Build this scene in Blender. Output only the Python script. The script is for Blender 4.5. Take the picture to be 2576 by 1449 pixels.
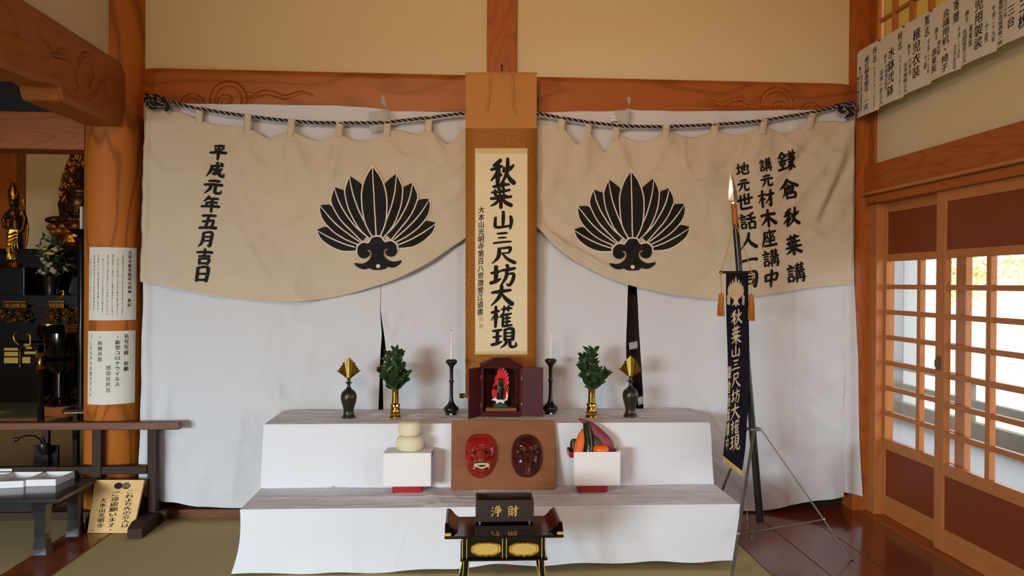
import bpy, bmesh, math, random
import numpy as np
from mathutils import Vector, Matrix, noise, geometry
random.seed(7)
for _o in list(bpy.data.objects): bpy.data.objects.remove(_o, do_unlink=True)
SC = bpy.context.scene
COL = SC.collection

# ------------------------------------------------------------------ camera
EYE, FOC = 1.33, 1930.0
_yaw, _pit, _rol = math.atan(116/1930), -math.atan(13.75/1930), .0065
FWD = Vector((math.sin(_yaw)*math.cos(_pit), math.cos(_yaw)*math.cos(_pit), math.sin(_pit)))
_r0 = Vector((math.cos(_yaw), -math.sin(_yaw), 0)); _u0 = _r0.cross(FWD)
RGT = _r0*math.cos(_rol)+_u0*math.sin(_rol); UPV = RGT.cross(FWD)
CAM = Vector((0, 0, EYE))
cd = bpy.data.cameras.new('camera'); cam = bpy.data.objects.new('camera', cd); COL.objects.link(cam)
cd.sensor_width = 36; cd.lens = 36*FOC/2576; cd.clip_start = .05
cam.matrix_world = Matrix(((RGT.x, UPV.x, -FWD.x, 0), (RGT.y, UPV.y, -FWD.y, 0), (RGT.z, UPV.z, -FWD.z, EYE), (0, 0, 0, 1)))
SC.camera = cam
# ------------------------------------------------------------------ world, light, exposure
SC.view_settings.view_transform = 'Standard'; SC.view_settings.look = 'None'
SC.view_settings.gamma = 1; SC.view_settings.use_curve_mapping = False
SC.view_settings.exposure = 0.0
W = bpy.data.worlds.new('world'); SC.world = W; W.use_nodes = True
_b = W.node_tree.nodes['Background']; _b.inputs[0].default_value = (.93, .97, 1, 1); _b.inputs[1].default_value = 4.0

def area(name, loc, target, sx, sy, power, col):
    l = bpy.data.lights.new(name, 'AREA'); l.shape = 'RECTANGLE'; l.size = sx; l.size_y = sy; l.energy = power; l.color = col
    o = bpy.data.objects.new(name, l); COL.objects.link(o); o.location = loc
    o.rotation_euler = (Vector(target)-Vector(loc)).to_track_quat('-Z', 'Y').to_euler()
    return o
# daylight seen through the open front doorway (front left, behind the viewer)
area('daylight_front_doorway', (-5.8, -6.2, 2.35), (-2.2, 3, 1.0), 6.6, 2.5, 3350, (.80, .925, 1))
# daylight through the veranda doors on the other side of the hall, near the viewer
area('daylight_veranda_doors', (2.25, .2, 1.1), (-.5, 3.6, .6), 2.2, 1.3, 16, (.95, .97, 1))
# added warm fill for the upper walls, from no known lamp
_uf = area('upper_wall_fill', (-.7, -1.2, 2.9), (.75, 4.3, 2.82), 1.4, .7, 26, (1, .63, .33)); _uf.data.spread = math.radians(80)
area('sanctum_fill', (-4.5, 6.5, 2.95), (-4.4, 8.7, 1.9), .6, .6, 16, (1, .68, .36))  # fill light added to brighten the sanctum, no lamp known there

# ------------------------------------------------------------------ helpers
def _ray(x, y): return FWD*FOC+RGT*(x-1288)-UPV*(y-724.5)
def PY(x, y, Y): d = _ray(x, y); return CAM+d*(Y/d.y)
def PZ(x, y, z): d = _ray(x, y); return CAM+d*((z-EYE)/d.z)
def PX(x, y, X): d = _ray(x, y); return CAM+d*(X/d.x)
def wl(o):
    v = Vector((0, 0, 0))
    while o: v += o.location; o = o.parent
    return v
def tag(o, label=None, cat=None, group=None, kind=None):
    if label: o['label'] = label
    if cat: o['category'] = cat
    if group: o['group'] = group
    if kind: o['kind'] = kind
    return o
def thing(name, loc, label, cat, group=None):
    o = bpy.data.objects.new(name, None); o.empty_display_size = .05; COL.objects.link(o); o.location = loc
    return tag(o, label, cat, group)
def interp(tab, x):
    if x <= tab[0][0]: return tab[0][1]
    for (a, b), (c, d) in zip(tab, tab[1:]):
        if x <= c: return b+(d-b)*(x-a)/(c-a) if c > a else d
    return tab[-1][1]
def sinterp(tab, x):
    xs = [t[0] for t in tab]; n = len(tab)
    if x <= xs[0]: return tab[0][1]
    if x >= xs[-1]: return tab[-1][1]
    i = max(k for k in range(n-1) if xs[k] <= x)
    p0 = tab[max(i-1, 0)][1]; p1 = tab[i][1]; p2 = tab[i+1][1]; p3 = tab[min(i+2, n-1)][1]
    h = xs[i+1]-xs[i]; t = (x-xs[i])/h
    m1 = (p2-p0)/(xs[i+1]-xs[max(i-1, 0)])*h; m2 = (p3-p1)/(xs[min(i+2, n-1)]-xs[i])*h
    return (2*t**3-3*t*t+1)*p1+(t**3-2*t*t+t)*m1+(-2*t**3+3*t*t)*p2+(t**3-t*t)*m2
def crv(pts, n=8):
    out = []; P = [tuple(p) for p in pts]; m = len(P)
    if m < 3: return P if m < 2 else [tuple(P[0][k]+(P[1][k]-P[0][k])*i/n for k in range(len(P[0]))) for i in range(n+1)]
    for i in range(m-1):
        p0 = P[max(i-1, 0)]; p1 = P[i]; p2 = P[i+1]; p3 = P[min(i+2, m-1)]
        for j in range(n):
            t = j/n
            out.append(tuple(.5*((2*b)+(-a+c)*t+(2*a-5*b+4*c-d)*t*t+(-a+3*b-3*c+d)*t**3) for a, b, c, d in zip(p0, p1, p2, p3)))
    out.append(P[-1]); return out

class MB:
    def __init__(s): s.v = []; s.f = []
    def add(s, vs, fs):
        k = len(s.v); s.v += [Vector(v) for v in vs]; s.f += [tuple(i+k for i in f) for f in fs]; return s
    def box(s, a, b):
        x0, y0, z0 = a; x1, y1, z1 = b
        return s.add([(x0,y0,z0),(x1,y0,z0),(x1,y1,z0),(x0,y1,z0),(x0,y0,z1),(x1,y0,z1),(x1,y1,z1),(x0,y1,z1)],
                     [(0,3,2,1),(4,5,6,7),(0,1,5,4),(1,2,6,5),(2,3,7,6),(3,0,4,7)])
    def hexa(s, p): # 8 points: bottom 4 ccw, top 4 ccw
        return s.add(p, [(0,3,2,1),(4,5,6,7),(0,1,5,4),(1,2,6,5),(2,3,7,6),(3,0,4,7)])
    def prism(s, pts, a, b): # pts: polygon list of 3d points, extruded by b-a vector
        d = Vector(b)-Vector(a); n = len(pts); v = [Vector(p) for p in pts]+[Vector(p)+d for p in pts]
        return s.add(v, [tuple(range(n-1, -1, -1)), tuple(range(n, 2*n))]+[(i, (i+1) % n, n+(i+1) % n, n+i) for i in range(n)])
    def tube(s, pts, r, n=10, cap=True):
        P = [Vector(p) for p in pts]; m = len(P); R = r if isinstance(r, (list, tuple)) else [r]*m
        T = [(P[min(i+1, m-1)]-P[max(i-1, 0)]).normalized() for i in range(m)]
        up = Vector((0, 0, 1)) if abs(T[0].z) < .9 else Vector((0, 1, 0))
        a = T[0].cross(up).normalized(); vs = []
        for i in range(m):
            a = (a-T[i]*a.dot(T[i])).normalized(); b = T[i].cross(a)
            for k in range(n):
                t = 2*math.pi*k/n; vs.append(P[i]+(a*math.cos(t)+b*math.sin(t))*R[i])
        fs = [(i*n+k, i*n+(k+1) % n, (i+1)*n+(k+1) % n, (i+1)*n+k) for i in range(m-1) for k in range(n)]
        if cap: fs += [tuple(range(n-1, -1, -1)), tuple((m-1)*n+k for k in range(n))]
        return s.add(vs, fs)
    def lathe(s, prof, c=(0, 0, 0), n=32):
        m = len(prof); vs = [(c[0]+r*math.cos(2*math.pi*k/n), c[1]+r*math.sin(2*math.pi*k/n), c[2]+z) for r, z in prof for k in range(n)]
        fs = [(i*n+k, i*n+(k+1) % n, (i+1)*n+(k+1) % n, (i+1)*n+k) for i in range(m-1) for k in range(n)]
        fs += [tuple(range(n-1, -1, -1)), tuple((m-1)*n+k for k in range(n))]
        return s.add(vs, fs)
    def ell(s, c, r, n=16, m=10, M=None):
        vs = []; fs = []
        for i in range(m+1):
            a = math.pi*i/m
            for k in range(n):
                t = 2*math.pi*k/n; v = Vector((r[0]*math.sin(a)*math.cos(t), r[1]*math.sin(a)*math.sin(t), r[2]*math.cos(a)))
                if M: v = M @ v
                vs.append(v+Vector(c))
        fs = [(i*n+k, (i+1)*n+k, (i+1)*n+(k+1) % n, i*n+(k+1) % n) for i in range(m) for k in range(n)]
        return s.add(vs, fs)
    def grid(s, fn, nu, nv, flip=False):
        vs = [fn(i/nu, j/nv) for j in range(nv+1) for i in range(nu+1)]; w = nu+1
        fs = [(j*w+i, j*w+i+1, (j+1)*w+i+1, (j+1)*w+i) for j in range(nv) for i in range(nu)]
        if flip: fs = [f[::-1] for f in fs]
        return s.add(vs, fs)
    def xf(s, M): s.v = [M @ v for v in s.v]; return s
    def build(s, name, mat, parent=None, smooth=True, bevel=0, solid=0, label=None, ang=.6, remesh=0, sub=0, merge=False):
        me = bpy.data.meshes.new(name)
        if parent: off = wl(parent)
        else:
            lo = [min(v[k] for v in s.v) for k in range(3)]; hi = [max(v[k] for v in s.v) for k in range(3)]
            off = Vector(((lo[0]+hi[0])/2, (lo[1]+hi[1])/2, lo[2]))
        me.from_pydata([v-off for v in s.v], [], s.f); me.update()
        if merge or remesh:
            bm = bmesh.new(); bm.from_mesh(me); bmesh.ops.remove_doubles(bm, verts=bm.verts, dist=1e-5)
            bmesh.ops.recalc_face_normals(bm, faces=bm.faces); bm.to_mesh(me); bm.free()
        o = bpy.data.objects.new(name, me); COL.objects.link(o)
        if parent: o.parent = parent
        else: o.location = off
        me.materials.append(mat)
        if smooth:
            me.polygons.foreach_set('use_smooth', [True]*len(me.polygons)); me.set_sharp_from_angle(angle=ang)
        if remesh:
            m = o.modifiers.new('remesh', 'REMESH'); m.mode = 'VOXEL'; m.voxel_size = remesh; m.use_smooth_shade = True
            m = o.modifiers.new('smooth', 'SMOOTH'); m.factor = .5; m.iterations = 4
        if solid:
            m = o.modifiers.new('solid', 'SOLIDIFY'); m.thickness = solid; m.offset = 0
        if sub:
            m = o.modifiers.new('sub', 'SUBSURF'); m.levels = sub; m.render_levels = sub
        if bevel:
            m = o.modifiers.new('bevel', 'BEVEL'); m.width = bevel; m.segments = 2; m.limit_method = 'ANGLE'; m.angle_limit = .7; m.harden_normals = True
        if label: o['label'] = label
        return o
def bx(a, b): return MB().box(a, b)
def struct(mb, name, mat, label=None, **k):
    o = mb.build(name, mat, **k); o['kind'] = 'structure'
    if label: o['label'] = label
    return o

# ------------------------------------------------------------------ materials
def lin(h):
    c = [int(h[i:i+2], 16)/255 for i in (0, 2, 4)]
    return tuple(x/12.92 if x <= .04045 else ((x+.055)/1.055)**2.4 for x in c)+(1,)
def mat(name, col, rough=.5, metal=0, spec=.5, bump=None, var=None, coat=0, trans=0):
    m = bpy.data.materials.new(name); m.use_nodes = True; nt = m.node_tree; N = nt.nodes; L = nt.links
    p = N['Principled BSDF']; c = lin(col) if isinstance(col, str) else tuple(col)+(1,)
    p.inputs['Base Color'].default_value = c; p.inputs['Roughness'].default_value = rough
    p.inputs['Metallic'].default_value = metal; p.inputs['Specular IOR Level'].default_value = spec
    if coat: p.inputs['Coat Weight'].default_value = coat; p.inputs['Coat Roughness'].default_value = .06
    tc = N.new('ShaderNodeTexCoord')
    if var: # (scale, amount)
        n = N.new('ShaderNodeTexNoise'); n.inputs['Scale'].default_value = var[0]; n.inputs['Detail'].default_value = 4
        L.new(tc.outputs['Object'], n.inputs['Vector'])
        mx = N.new('ShaderNodeMix'); mx.data_type = 'RGBA'; mx.blend_type = 'MULTIPLY'
        rp = N.new('ShaderNodeValToRGB'); k = 1-var[1]; rp.color_ramp.elements[0].color = (k, k, k, 1); rp.color_ramp.elements[0].position = .3
        rp.color_ramp.elements[1].color = (1, 1, 1, 1); rp.color_ramp.elements[1].position = .7
        L.new(n.outputs['Fac'], rp.inputs[0]); mx.inputs['Factor'].default_value = 1
        mx.inputs['A'].default_value = c; L.new(rp.outputs[0], mx.inputs['B']); L.new(mx.outputs['Result'], p.inputs['Base Color'])
    if bump: # (scale, strength, dist)
        n = N.new('ShaderNodeTexNoise'); n.inputs['Scale'].default_value = bump[0]; n.inputs['Detail'].default_value = 5
        L.new(tc.outputs['Object'], n.inputs['Vector'])
        b = N.new('ShaderNodeBump'); b.inputs['Strength'].default_value = bump[1]; b.inputs['Distance'].default_value = bump[2]
        L.new(n.outputs['Fac'], b.inputs['Height']); L.new(b.outputs[0], p.inputs['Normal'])
    return m
def wood(name, c1, c2, axis='Z', rough=.45, ring=.5, rings=16, scale=1.0, fiber=.35, coat=0, spec=.3):
    m = bpy.data.materials.new(name); m.use_nodes = True; nt = m.node_tree; N = nt.nodes; L = nt.links; p = N['Principled BSDF']
    p.inputs['Roughness'].default_value = rough; p.inputs['Specular IOR Level'].default_value = spec
    if coat: p.inputs['Coat Weight'].default_value = coat; p.inputs['Coat Roughness'].default_value = .12
    tc = N.new('ShaderNodeTexCoord')
    def mapped(al, ac):
        mp = N.new('ShaderNodeMapping'); s = [ac*scale]*3; s['XYZ'.index(axis)] = al*scale; mp.inputs['Scale'].default_value = s
        L.new(tc.outputs['Object'], mp.inputs['Vector']); return mp.outputs[0]
    n1 = N.new('ShaderNodeTexNoise'); n1.inputs['Scale'].default_value = 1; n1.inputs['Detail'].default_value = 2; n1.inputs['Roughness'].default_value = .35
    L.new(mapped(.9, 4.5), n1.inputs['Vector'])
    mu = N.new('ShaderNodeMath'); mu.operation = 'MULTIPLY'; mu.inputs[1].default_value = rings*6.283; L.new(n1.outputs['Fac'], mu.inputs[0])
    si = N.new('ShaderNodeMath'); si.operation = 'SINE'; L.new(mu.outputs[0], si.inputs[0])
    r1 = N.new('ShaderNodeValToRGB'); e = r1.color_ramp.elements
    e[0].position = .0; e[0].color = (0, 0, 0, 1); e[1].position = 1; e[1].color = (1, 1, 1, 1)
    mr = N.new('ShaderNodeMapRange'); mr.inputs[1].default_value = -.2; mr.inputs[2].default_value = 1; L.new(si.outputs[0], mr.inputs[0])
    pw = N.new('ShaderNodeMath'); pw.operation = 'POWER'; pw.inputs[1].default_value = 4; L.new(mr.outputs[0], pw.inputs[0])
    n2 = N.new('ShaderNodeTexNoise'); n2.inputs['Scale'].default_value = 1; n2.inputs['Detail'].default_value = 4
    L.new(mapped(3, 120), n2.inputs['Vector'])
    a1 = N.new('ShaderNodeMath'); a1.operation = 'MULTIPLY'; a1.inputs[1].default_value = .62*ring; L.new(pw.outputs[0], a1.inputs[0])
    a2 = N.new('ShaderNodeMath'); a2.operation = 'MULTIPLY_ADD'; a2.inputs[1].default_value = fiber; L.new(n2.outputs['Fac'], a2.inputs[0]); L.new(a1.outputs[0], a2.inputs[2])
    n3 = N.new('ShaderNodeTexNoise'); n3.inputs['Scale'].default_value = 1; n3.inputs['Detail'].default_value = 2; L.new(mapped(.6, 2.2), n3.inputs['Vector'])
    a3 = N.new('ShaderNodeMath'); a3.operation = 'MULTIPLY_ADD'; a3.inputs[1].default_value = .3; L.new(n3.outputs['Fac'], a3.inputs[0]); L.new(a2.outputs[0], a3.inputs[2])
    a4 = N.new('ShaderNodeMath'); a4.operation = 'SUBTRACT'; a4.inputs[1].default_value = .15+fiber*.4; a4.use_clamp = True; L.new(a3.outputs[0], a4.inputs[0])
    mx = N.new('ShaderNodeMix'); mx.data_type = 'RGBA'; mx.inputs['A'].default_value = lin(c1); mx.inputs['B'].default_value = lin(c2)
    L.new(a4.outputs[0], mx.inputs['Factor']); L.new(mx.outputs['Result'], p.inputs['Base Color'])
    b = N.new('ShaderNodeBump'); b.inputs['Strength'].default_value = .15; b.inputs['Distance'].default_value = .002
    L.new(n2.outputs['Fac'], b.inputs['Height']); L.new(b.outputs[0], p.inputs['Normal'])
    return m
def cloth(name, col, trans=0, weave=900, wr=.25):
    m = mat(name, col, .95, spec=.15); nt = m.node_tree; N = nt.nodes; L = nt.links; p = N['Principled BSDF']
    tc = N['Texture Coordinate']
    def nz(sc, det, rg=.5, dist=0):
        n = N.new('ShaderNodeTexNoise'); n.inputs['Scale'].default_value = sc; n.inputs['Detail'].default_value = det
        n.inputs['Roughness'].default_value = rg; n.inputs['Distortion'].default_value = dist; L.new(tc.outputs['Object'], n.inputs['Vector']); return n.outputs['Fac']
    b1 = N.new('ShaderNodeBump'); b1.inputs['Strength'].default_value = .12; b1.inputs['Distance'].default_value = .001; L.new(nz(weave, 2), b1.inputs['Height'])
    b2 = N.new('ShaderNodeBump'); b2.inputs['Strength'].default_value = wr; b2.inputs['Distance'].default_value = .035
    L.new(nz(5.5, 3, .45, .25), b2.inputs['Height']); L.new(b1.outputs[0], b2.inputs['Normal']); L.new(b2.outputs[0], p.inputs['Normal'])
    if trans:
        t = N.new('ShaderNodeBsdfTranslucent'); t.inputs[0].default_value = lin(col); mx = N.new('ShaderNodeMixShader'); mx.inputs[0].default_value = trans
        L.new(p.outputs[0], mx.inputs[1]); L.new(t.outputs[0], mx.inputs[2]); L.new(mx.outputs[0], N['Material Output'].inputs[0])
    return m
M = {}
for ax in 'XYZ': M['cedar'+ax] = wood('cedar_'+ax, 'aa5c22', '66300e', ax, .42)
M['column'] = wood('column_zelkova', 'b5661f', '65320d', 'Z', .6, .9, 9, .8)
M['beam'] = wood('beam_zelkova', 'a55d27', '68340f', 'X', .42, .7, 9, .8)
M['beamY'] = wood('rainbow_beam_zelkova', '9f5722', '68320c', 'Y', .42, .4, 8, .8)
M['darkcedarZ'] = wood('dark_cedar_z', '8a4320', '4e210e', 'Z', .45)
M['doorframeZ'] = wood('door_frame_z', 'b9753f', '8a4e24', 'Z', .4, .3)
M['doorframeY'] = wood('door_frame_y', 'b9753f', '8a4e24', 'Y', .4, .3)
M['doorpanel'] = wood('door_panel', '7f3a1b', '6a2e15', 'Y', .45, .15, 30)
M['floorwood'] = wood('floor_planks', '7a3a22', '4a1f12', 'Y', .16, .45, 7, .9, .3, coat=.35)
M['railwood'] = wood('rail_wood', '6b3c22', '3c2013', 'X', .4)
M['darkwood'] = wood('dark_wood', '38241a', '20130c', 'Z', .6, spec=.2)
M['darkwoodY'] = wood('dark_wood_y', '3a261c', '1f140e', 'Y', .6, spec=.2)
M['signwood'] = wood('sign_wood', 'd9b070', 'b98a48', 'X', .55, .5, 12, 2.2, .3)
M['boardwood'] = wood('mask_board', '84502e', '693a20', 'X', .42, .4, 6, 1.4, .3)
M['deckwood'] = wood('deck_wood', 'b4b8c0', '8f9299', 'Y', .7, .3)
M['greywood'] = wood('weathered_wood', '8b8577', '6a6458', 'Y', .8, .4)
M['plaster'] = mat('plaster', 'd9c9a4', .95, spec=.1, bump=(60, .08, .002))
M['tatami'] = mat('tatami', 'bca976', .9, spec=.2, bump=(420, .5, .002), var=(300, .25))
M['darkwall'] = mat('dark_board_wall', '1c110c', .6)
M['curtain'] = cloth('curtain_cotton', 'cfc0a8', .12, wr=.75)
M['sheet'] = cloth('white_sheet', 'd7d8dc', .1, wr=.6)
M['tablecloth'] = cloth('white_tablecloth', 'dcdee3', 0, wr=.3)
M['ink'] = mat('black_ink', '120c0a', .7, spec=.25)
M['inksoft'] = mat('soft_ink', '4a4540', .8, spec=.1)
M['crestwhite'] = mat('crest_white_line', 'd8cdbb', .95, spec=.1)
M['paper'] = mat('white_paper', 'd8d4c8', .85, spec=.2)
M['whitepaper'] = mat('bright_white_paper', 'e4e1df', .7, spec=.25)
M['scrollpaper'] = mat('scroll_paper', 'e2d3ae', .85, spec=.2, var=(8, .05))
M['brocade'] = mat('scroll_brocade', 'a86a24', .75, spec=.3, bump=(160, .4, .002), var=(90, .35))
M['tan'] = mat('scroll_tan_silk', 'b9834a', .8, spec=.2, var=(5, .08))
M['cream'] = mat('cream_strip', 'd3bf8a', .8, spec=.2, var=(60, .1))
M['black'] = mat('black_lacquer', '070605', .12, spec=.6, coat=.5)
M['satin'] = mat('black_satin_lacquer', '14110f', .3, spec=.5)
M['lowtable'] = mat('low_table_lacquer', '1c1d20', .22, spec=.5, coat=.3)
M['boxbrown'] = mat('offertory_box_brown', '33251f', .4)
M['gold'] = mat('gold_leaf', 'd9ab3c', .28, 1)
M['goldpaint'] = mat('gold_paint', 'd8b65a', .45, .35)
M['darkgold'] = mat('aged_gold', 'a8742a', .35, 1, var=(25, .6), bump=(30, .6, .01))
M['brass'] = mat('brass', 'cfa447', .16, 1)
M['fanbrass'] = mat('aged_brass', '9a7a38', .32, .9, var=(14, .4))
M['bronze'] = mat('bronze_grey', '4a443d', .34, .75, var=(20, .25))
M['leaf'] = mat('glossy_leaf', '2c4a25', .35, spec=.5, var=(30, .5))
M['stem'] = mat('green_stem', '3c5030', .6)
M['wax'] = mat('candle_wax', 'e2dccf', .5)
M['maroon'] = wood('maroon_lacquer', '480f12', '2c090b', 'Z', .5, .3, spec=.2)
M['redlac'] = mat('red_lacquer', 'a0171f', .35, coat=.2)
M['maskred'] = mat('mask_red', '9c1812', .24, spec=.5, coat=.4, var=(14, .35))
M['maskbrown'] = mat('mask_brown', '451410', .26, spec=.5, coat=.3, var=(14, .35))
M['teeth'] = mat('ivory_teeth', 'd8cba0', .35, var=(80, .3))
M['mochi'] = mat('rice_cake', 'ded5b2', .6, spec=.3)
M['carrot'] = mat('carrot', 'e0691c', .45, bump=(40, .15, .004)); M['mandarin'] = mat('mandarin', 'ec6a14', .35, bump=(220, .2, .002))
M['sweetpotato'] = mat('sweet_potato', '8e3548', .6, var=(20, .3), bump=(30, .3, .004)); M['zucchini'] = mat('zucchini', '1f2d17', .22, var=(60, .4), coat=.3)
M['avocado'] = mat('dark_green_skin', '34321c', .5, bump=(90, .4, .004))
M['flame'] = mat('flame_red', 'd3131c', .35); M['navy'] = mat('banner_navy', '14101a', .9, spec=.15, bump=(300, .3, .001))
M['fringe'] = mat('gold_fringe', 'c9aa62', .8); M['tassel'] = mat('tassel_orange', 'bb7420', .75, var=(200, .3))
M['cord'] = mat('gold_cord', 'b8893f', .7); M['steel'] = mat('blade_steel', 'b9b6ae', .22, .9)
M['greymetal'] = mat('tripod_grey', '6d6862', .45, .6); M['chrome'] = mat('chrome', 'c8c8c8', .15, 1)
M['ropeblack'] = mat('rope_black', '15101c', .85); M['ropewhite'] = mat('rope_white', 'd6cbc4', .85)
M['buddha'] = mat('dark_gilt_bronze', '5e4424', .38, .8, var=(6, .4)); M['buddhahair'] = mat('dark_hair', '14110d', .6)
M['lotus'] = mat('lotus_petal', '9a6530', .4, .5, var=(20, .3)); M['rock'] = mat('green_rock', '1f3d2c', .5, bump=(60, .6, .01))
M['redleg'] = mat('red_table_leg', '8e2a18', .5)
M['flower'] = mat('yellow_flower', 'b3a64e', .7); M['blossom'] = mat('pale_blossom', 'a79c94', .7)
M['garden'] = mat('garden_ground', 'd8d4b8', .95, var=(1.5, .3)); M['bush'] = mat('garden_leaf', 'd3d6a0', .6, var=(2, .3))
M['greyplaster'] = mat('grey_post', 'b6b9bf', .8); M['pin'] = mat('pin_head', '6e5a3c', .4, .6)
M['cork'] = mat('iron_nail', '2a1c14', .5, .6)
def glassmat(name, tint=(1, 1, 1), fac=.08, rough=.02):
    m = bpy.data.materials.new(name); m.use_nodes = True; nt = m.node_tree; N = nt.nodes; L = nt.links; N.remove(N['Principled BSDF'])
    t = N.new('ShaderNodeBsdfTransparent'); t.inputs[0].default_value = tuple(tint)+(1,); g = N.new('ShaderNodeBsdfGlossy'); g.inputs['Roughness'].default_value = rough
    mx = N.new('ShaderNodeMixShader'); lw = N.new('ShaderNodeLayerWeight'); lw.inputs[0].default_value = .12
    ml = N.new('ShaderNodeMath'); ml.operation = 'MULTIPLY'; ml.inputs[1].default_value = .5; L.new(lw.outputs['Facing'], ml.inputs[0]); L.new(ml.outputs[0], mx.inputs[0])
    L.new(t.outputs[0], mx.inputs[1]); L.new(g.outputs[0], mx.inputs[2]); L.new(mx.outputs[0], N['Material Output'].inputs[0]); return m
M['glass'] = glassmat('window_glass'); M['tape'] = glassmat('clear_tape', (.985, .98, .965), rough=.25)
_tn = M['tape'].node_tree; _td = _tn.nodes.new('ShaderNodeBsdfDiffuse'); _td.inputs[0].default_value = (.72, .70, .66, 1); _tm = _tn.nodes.new('ShaderNodeMixShader'); _tm.inputs[0].default_value = .38
_to = _tn.nodes['Material Output']; _tn.links.new(_to.inputs[0].links[0].from_socket, _tm.inputs[1]); _tn.links.new(_td.outputs[0], _tm.inputs[2]); _tn.links.new(_tm.outputs[0], _to.inputs[0])
def papermat():
    m = mat('shoji_paper', 'cdb987', .9, spec=.1); nt = m.node_tree; N = nt.nodes; L = nt.links
    t = N.new('ShaderNodeBsdfTranslucent'); t.inputs[0].default_value = lin('cbb069'); mx = N.new('ShaderNodeMixShader'); mx.inputs[0].default_value = .4
    L.new(N['Principled BSDF'].outputs[0], mx.inputs[1]); L.new(t.outputs[0], mx.inputs[2]); L.new(mx.outputs[0], N['Material Output'].inputs[0]); return m
M['shoji'] = papermat()

# ------------------------------------------------------------------ lettering
_gl = {}
def glyph(ch, weight=.0):
    k = (ch, weight)
    if k in _gl: return _gl[k]
    c = bpy.data.curves.new('g', 'FONT'); c.body = ch; c.resolution_u = 3
    o = bpy.data.objects.new('g', c); COL.objects.link(o); dg = bpy.context.evaluated_depsgraph_get()
    me = bpy.data.meshes.new_from_object(o.evaluated_get(dg)); bpy.data.objects.remove(o); bpy.data.curves.remove(c)
    bm = bmesh.new(); bm.from_mesh(me); bmesh.ops.triangulate(bm, faces=bm.faces)
    for _ in range(3):
        es = [e for e in bm.edges if e.calc_length() > .22]
        if es: bmesh.ops.subdivide_edges(bm, edges=es, cuts=1); bmesh.ops.triangulate(bm, faces=bm.faces)
    bm.verts.index_update()
    v0 = [(v.co.x-.5, .38-v.co.y) for v in bm.verts]; f0 = [tuple(v.index for v in f.verts) for f in bm.faces]
    # heavier writing: the strokes are laid down several times, a little apart
    sh = [(0, 0)] if weight <= 0 else ([(-weight, 0), (weight, 0)] if weight < .013 else [(-weight, -.55*weight), (weight, -.55*weight), (-weight, .55*weight), (weight, .55*weight)])
    V = []; F = []
    for q, (dx, dy) in enumerate(sh): b = len(V); V += [(x+dx, y+dy, q) for x, y in v0]; F += [tuple(i+b for i in q) for q in f0]
    r = (V, F); bm.free(); bpy.data.meshes.remove(me); _gl[k] = r; return r
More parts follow.
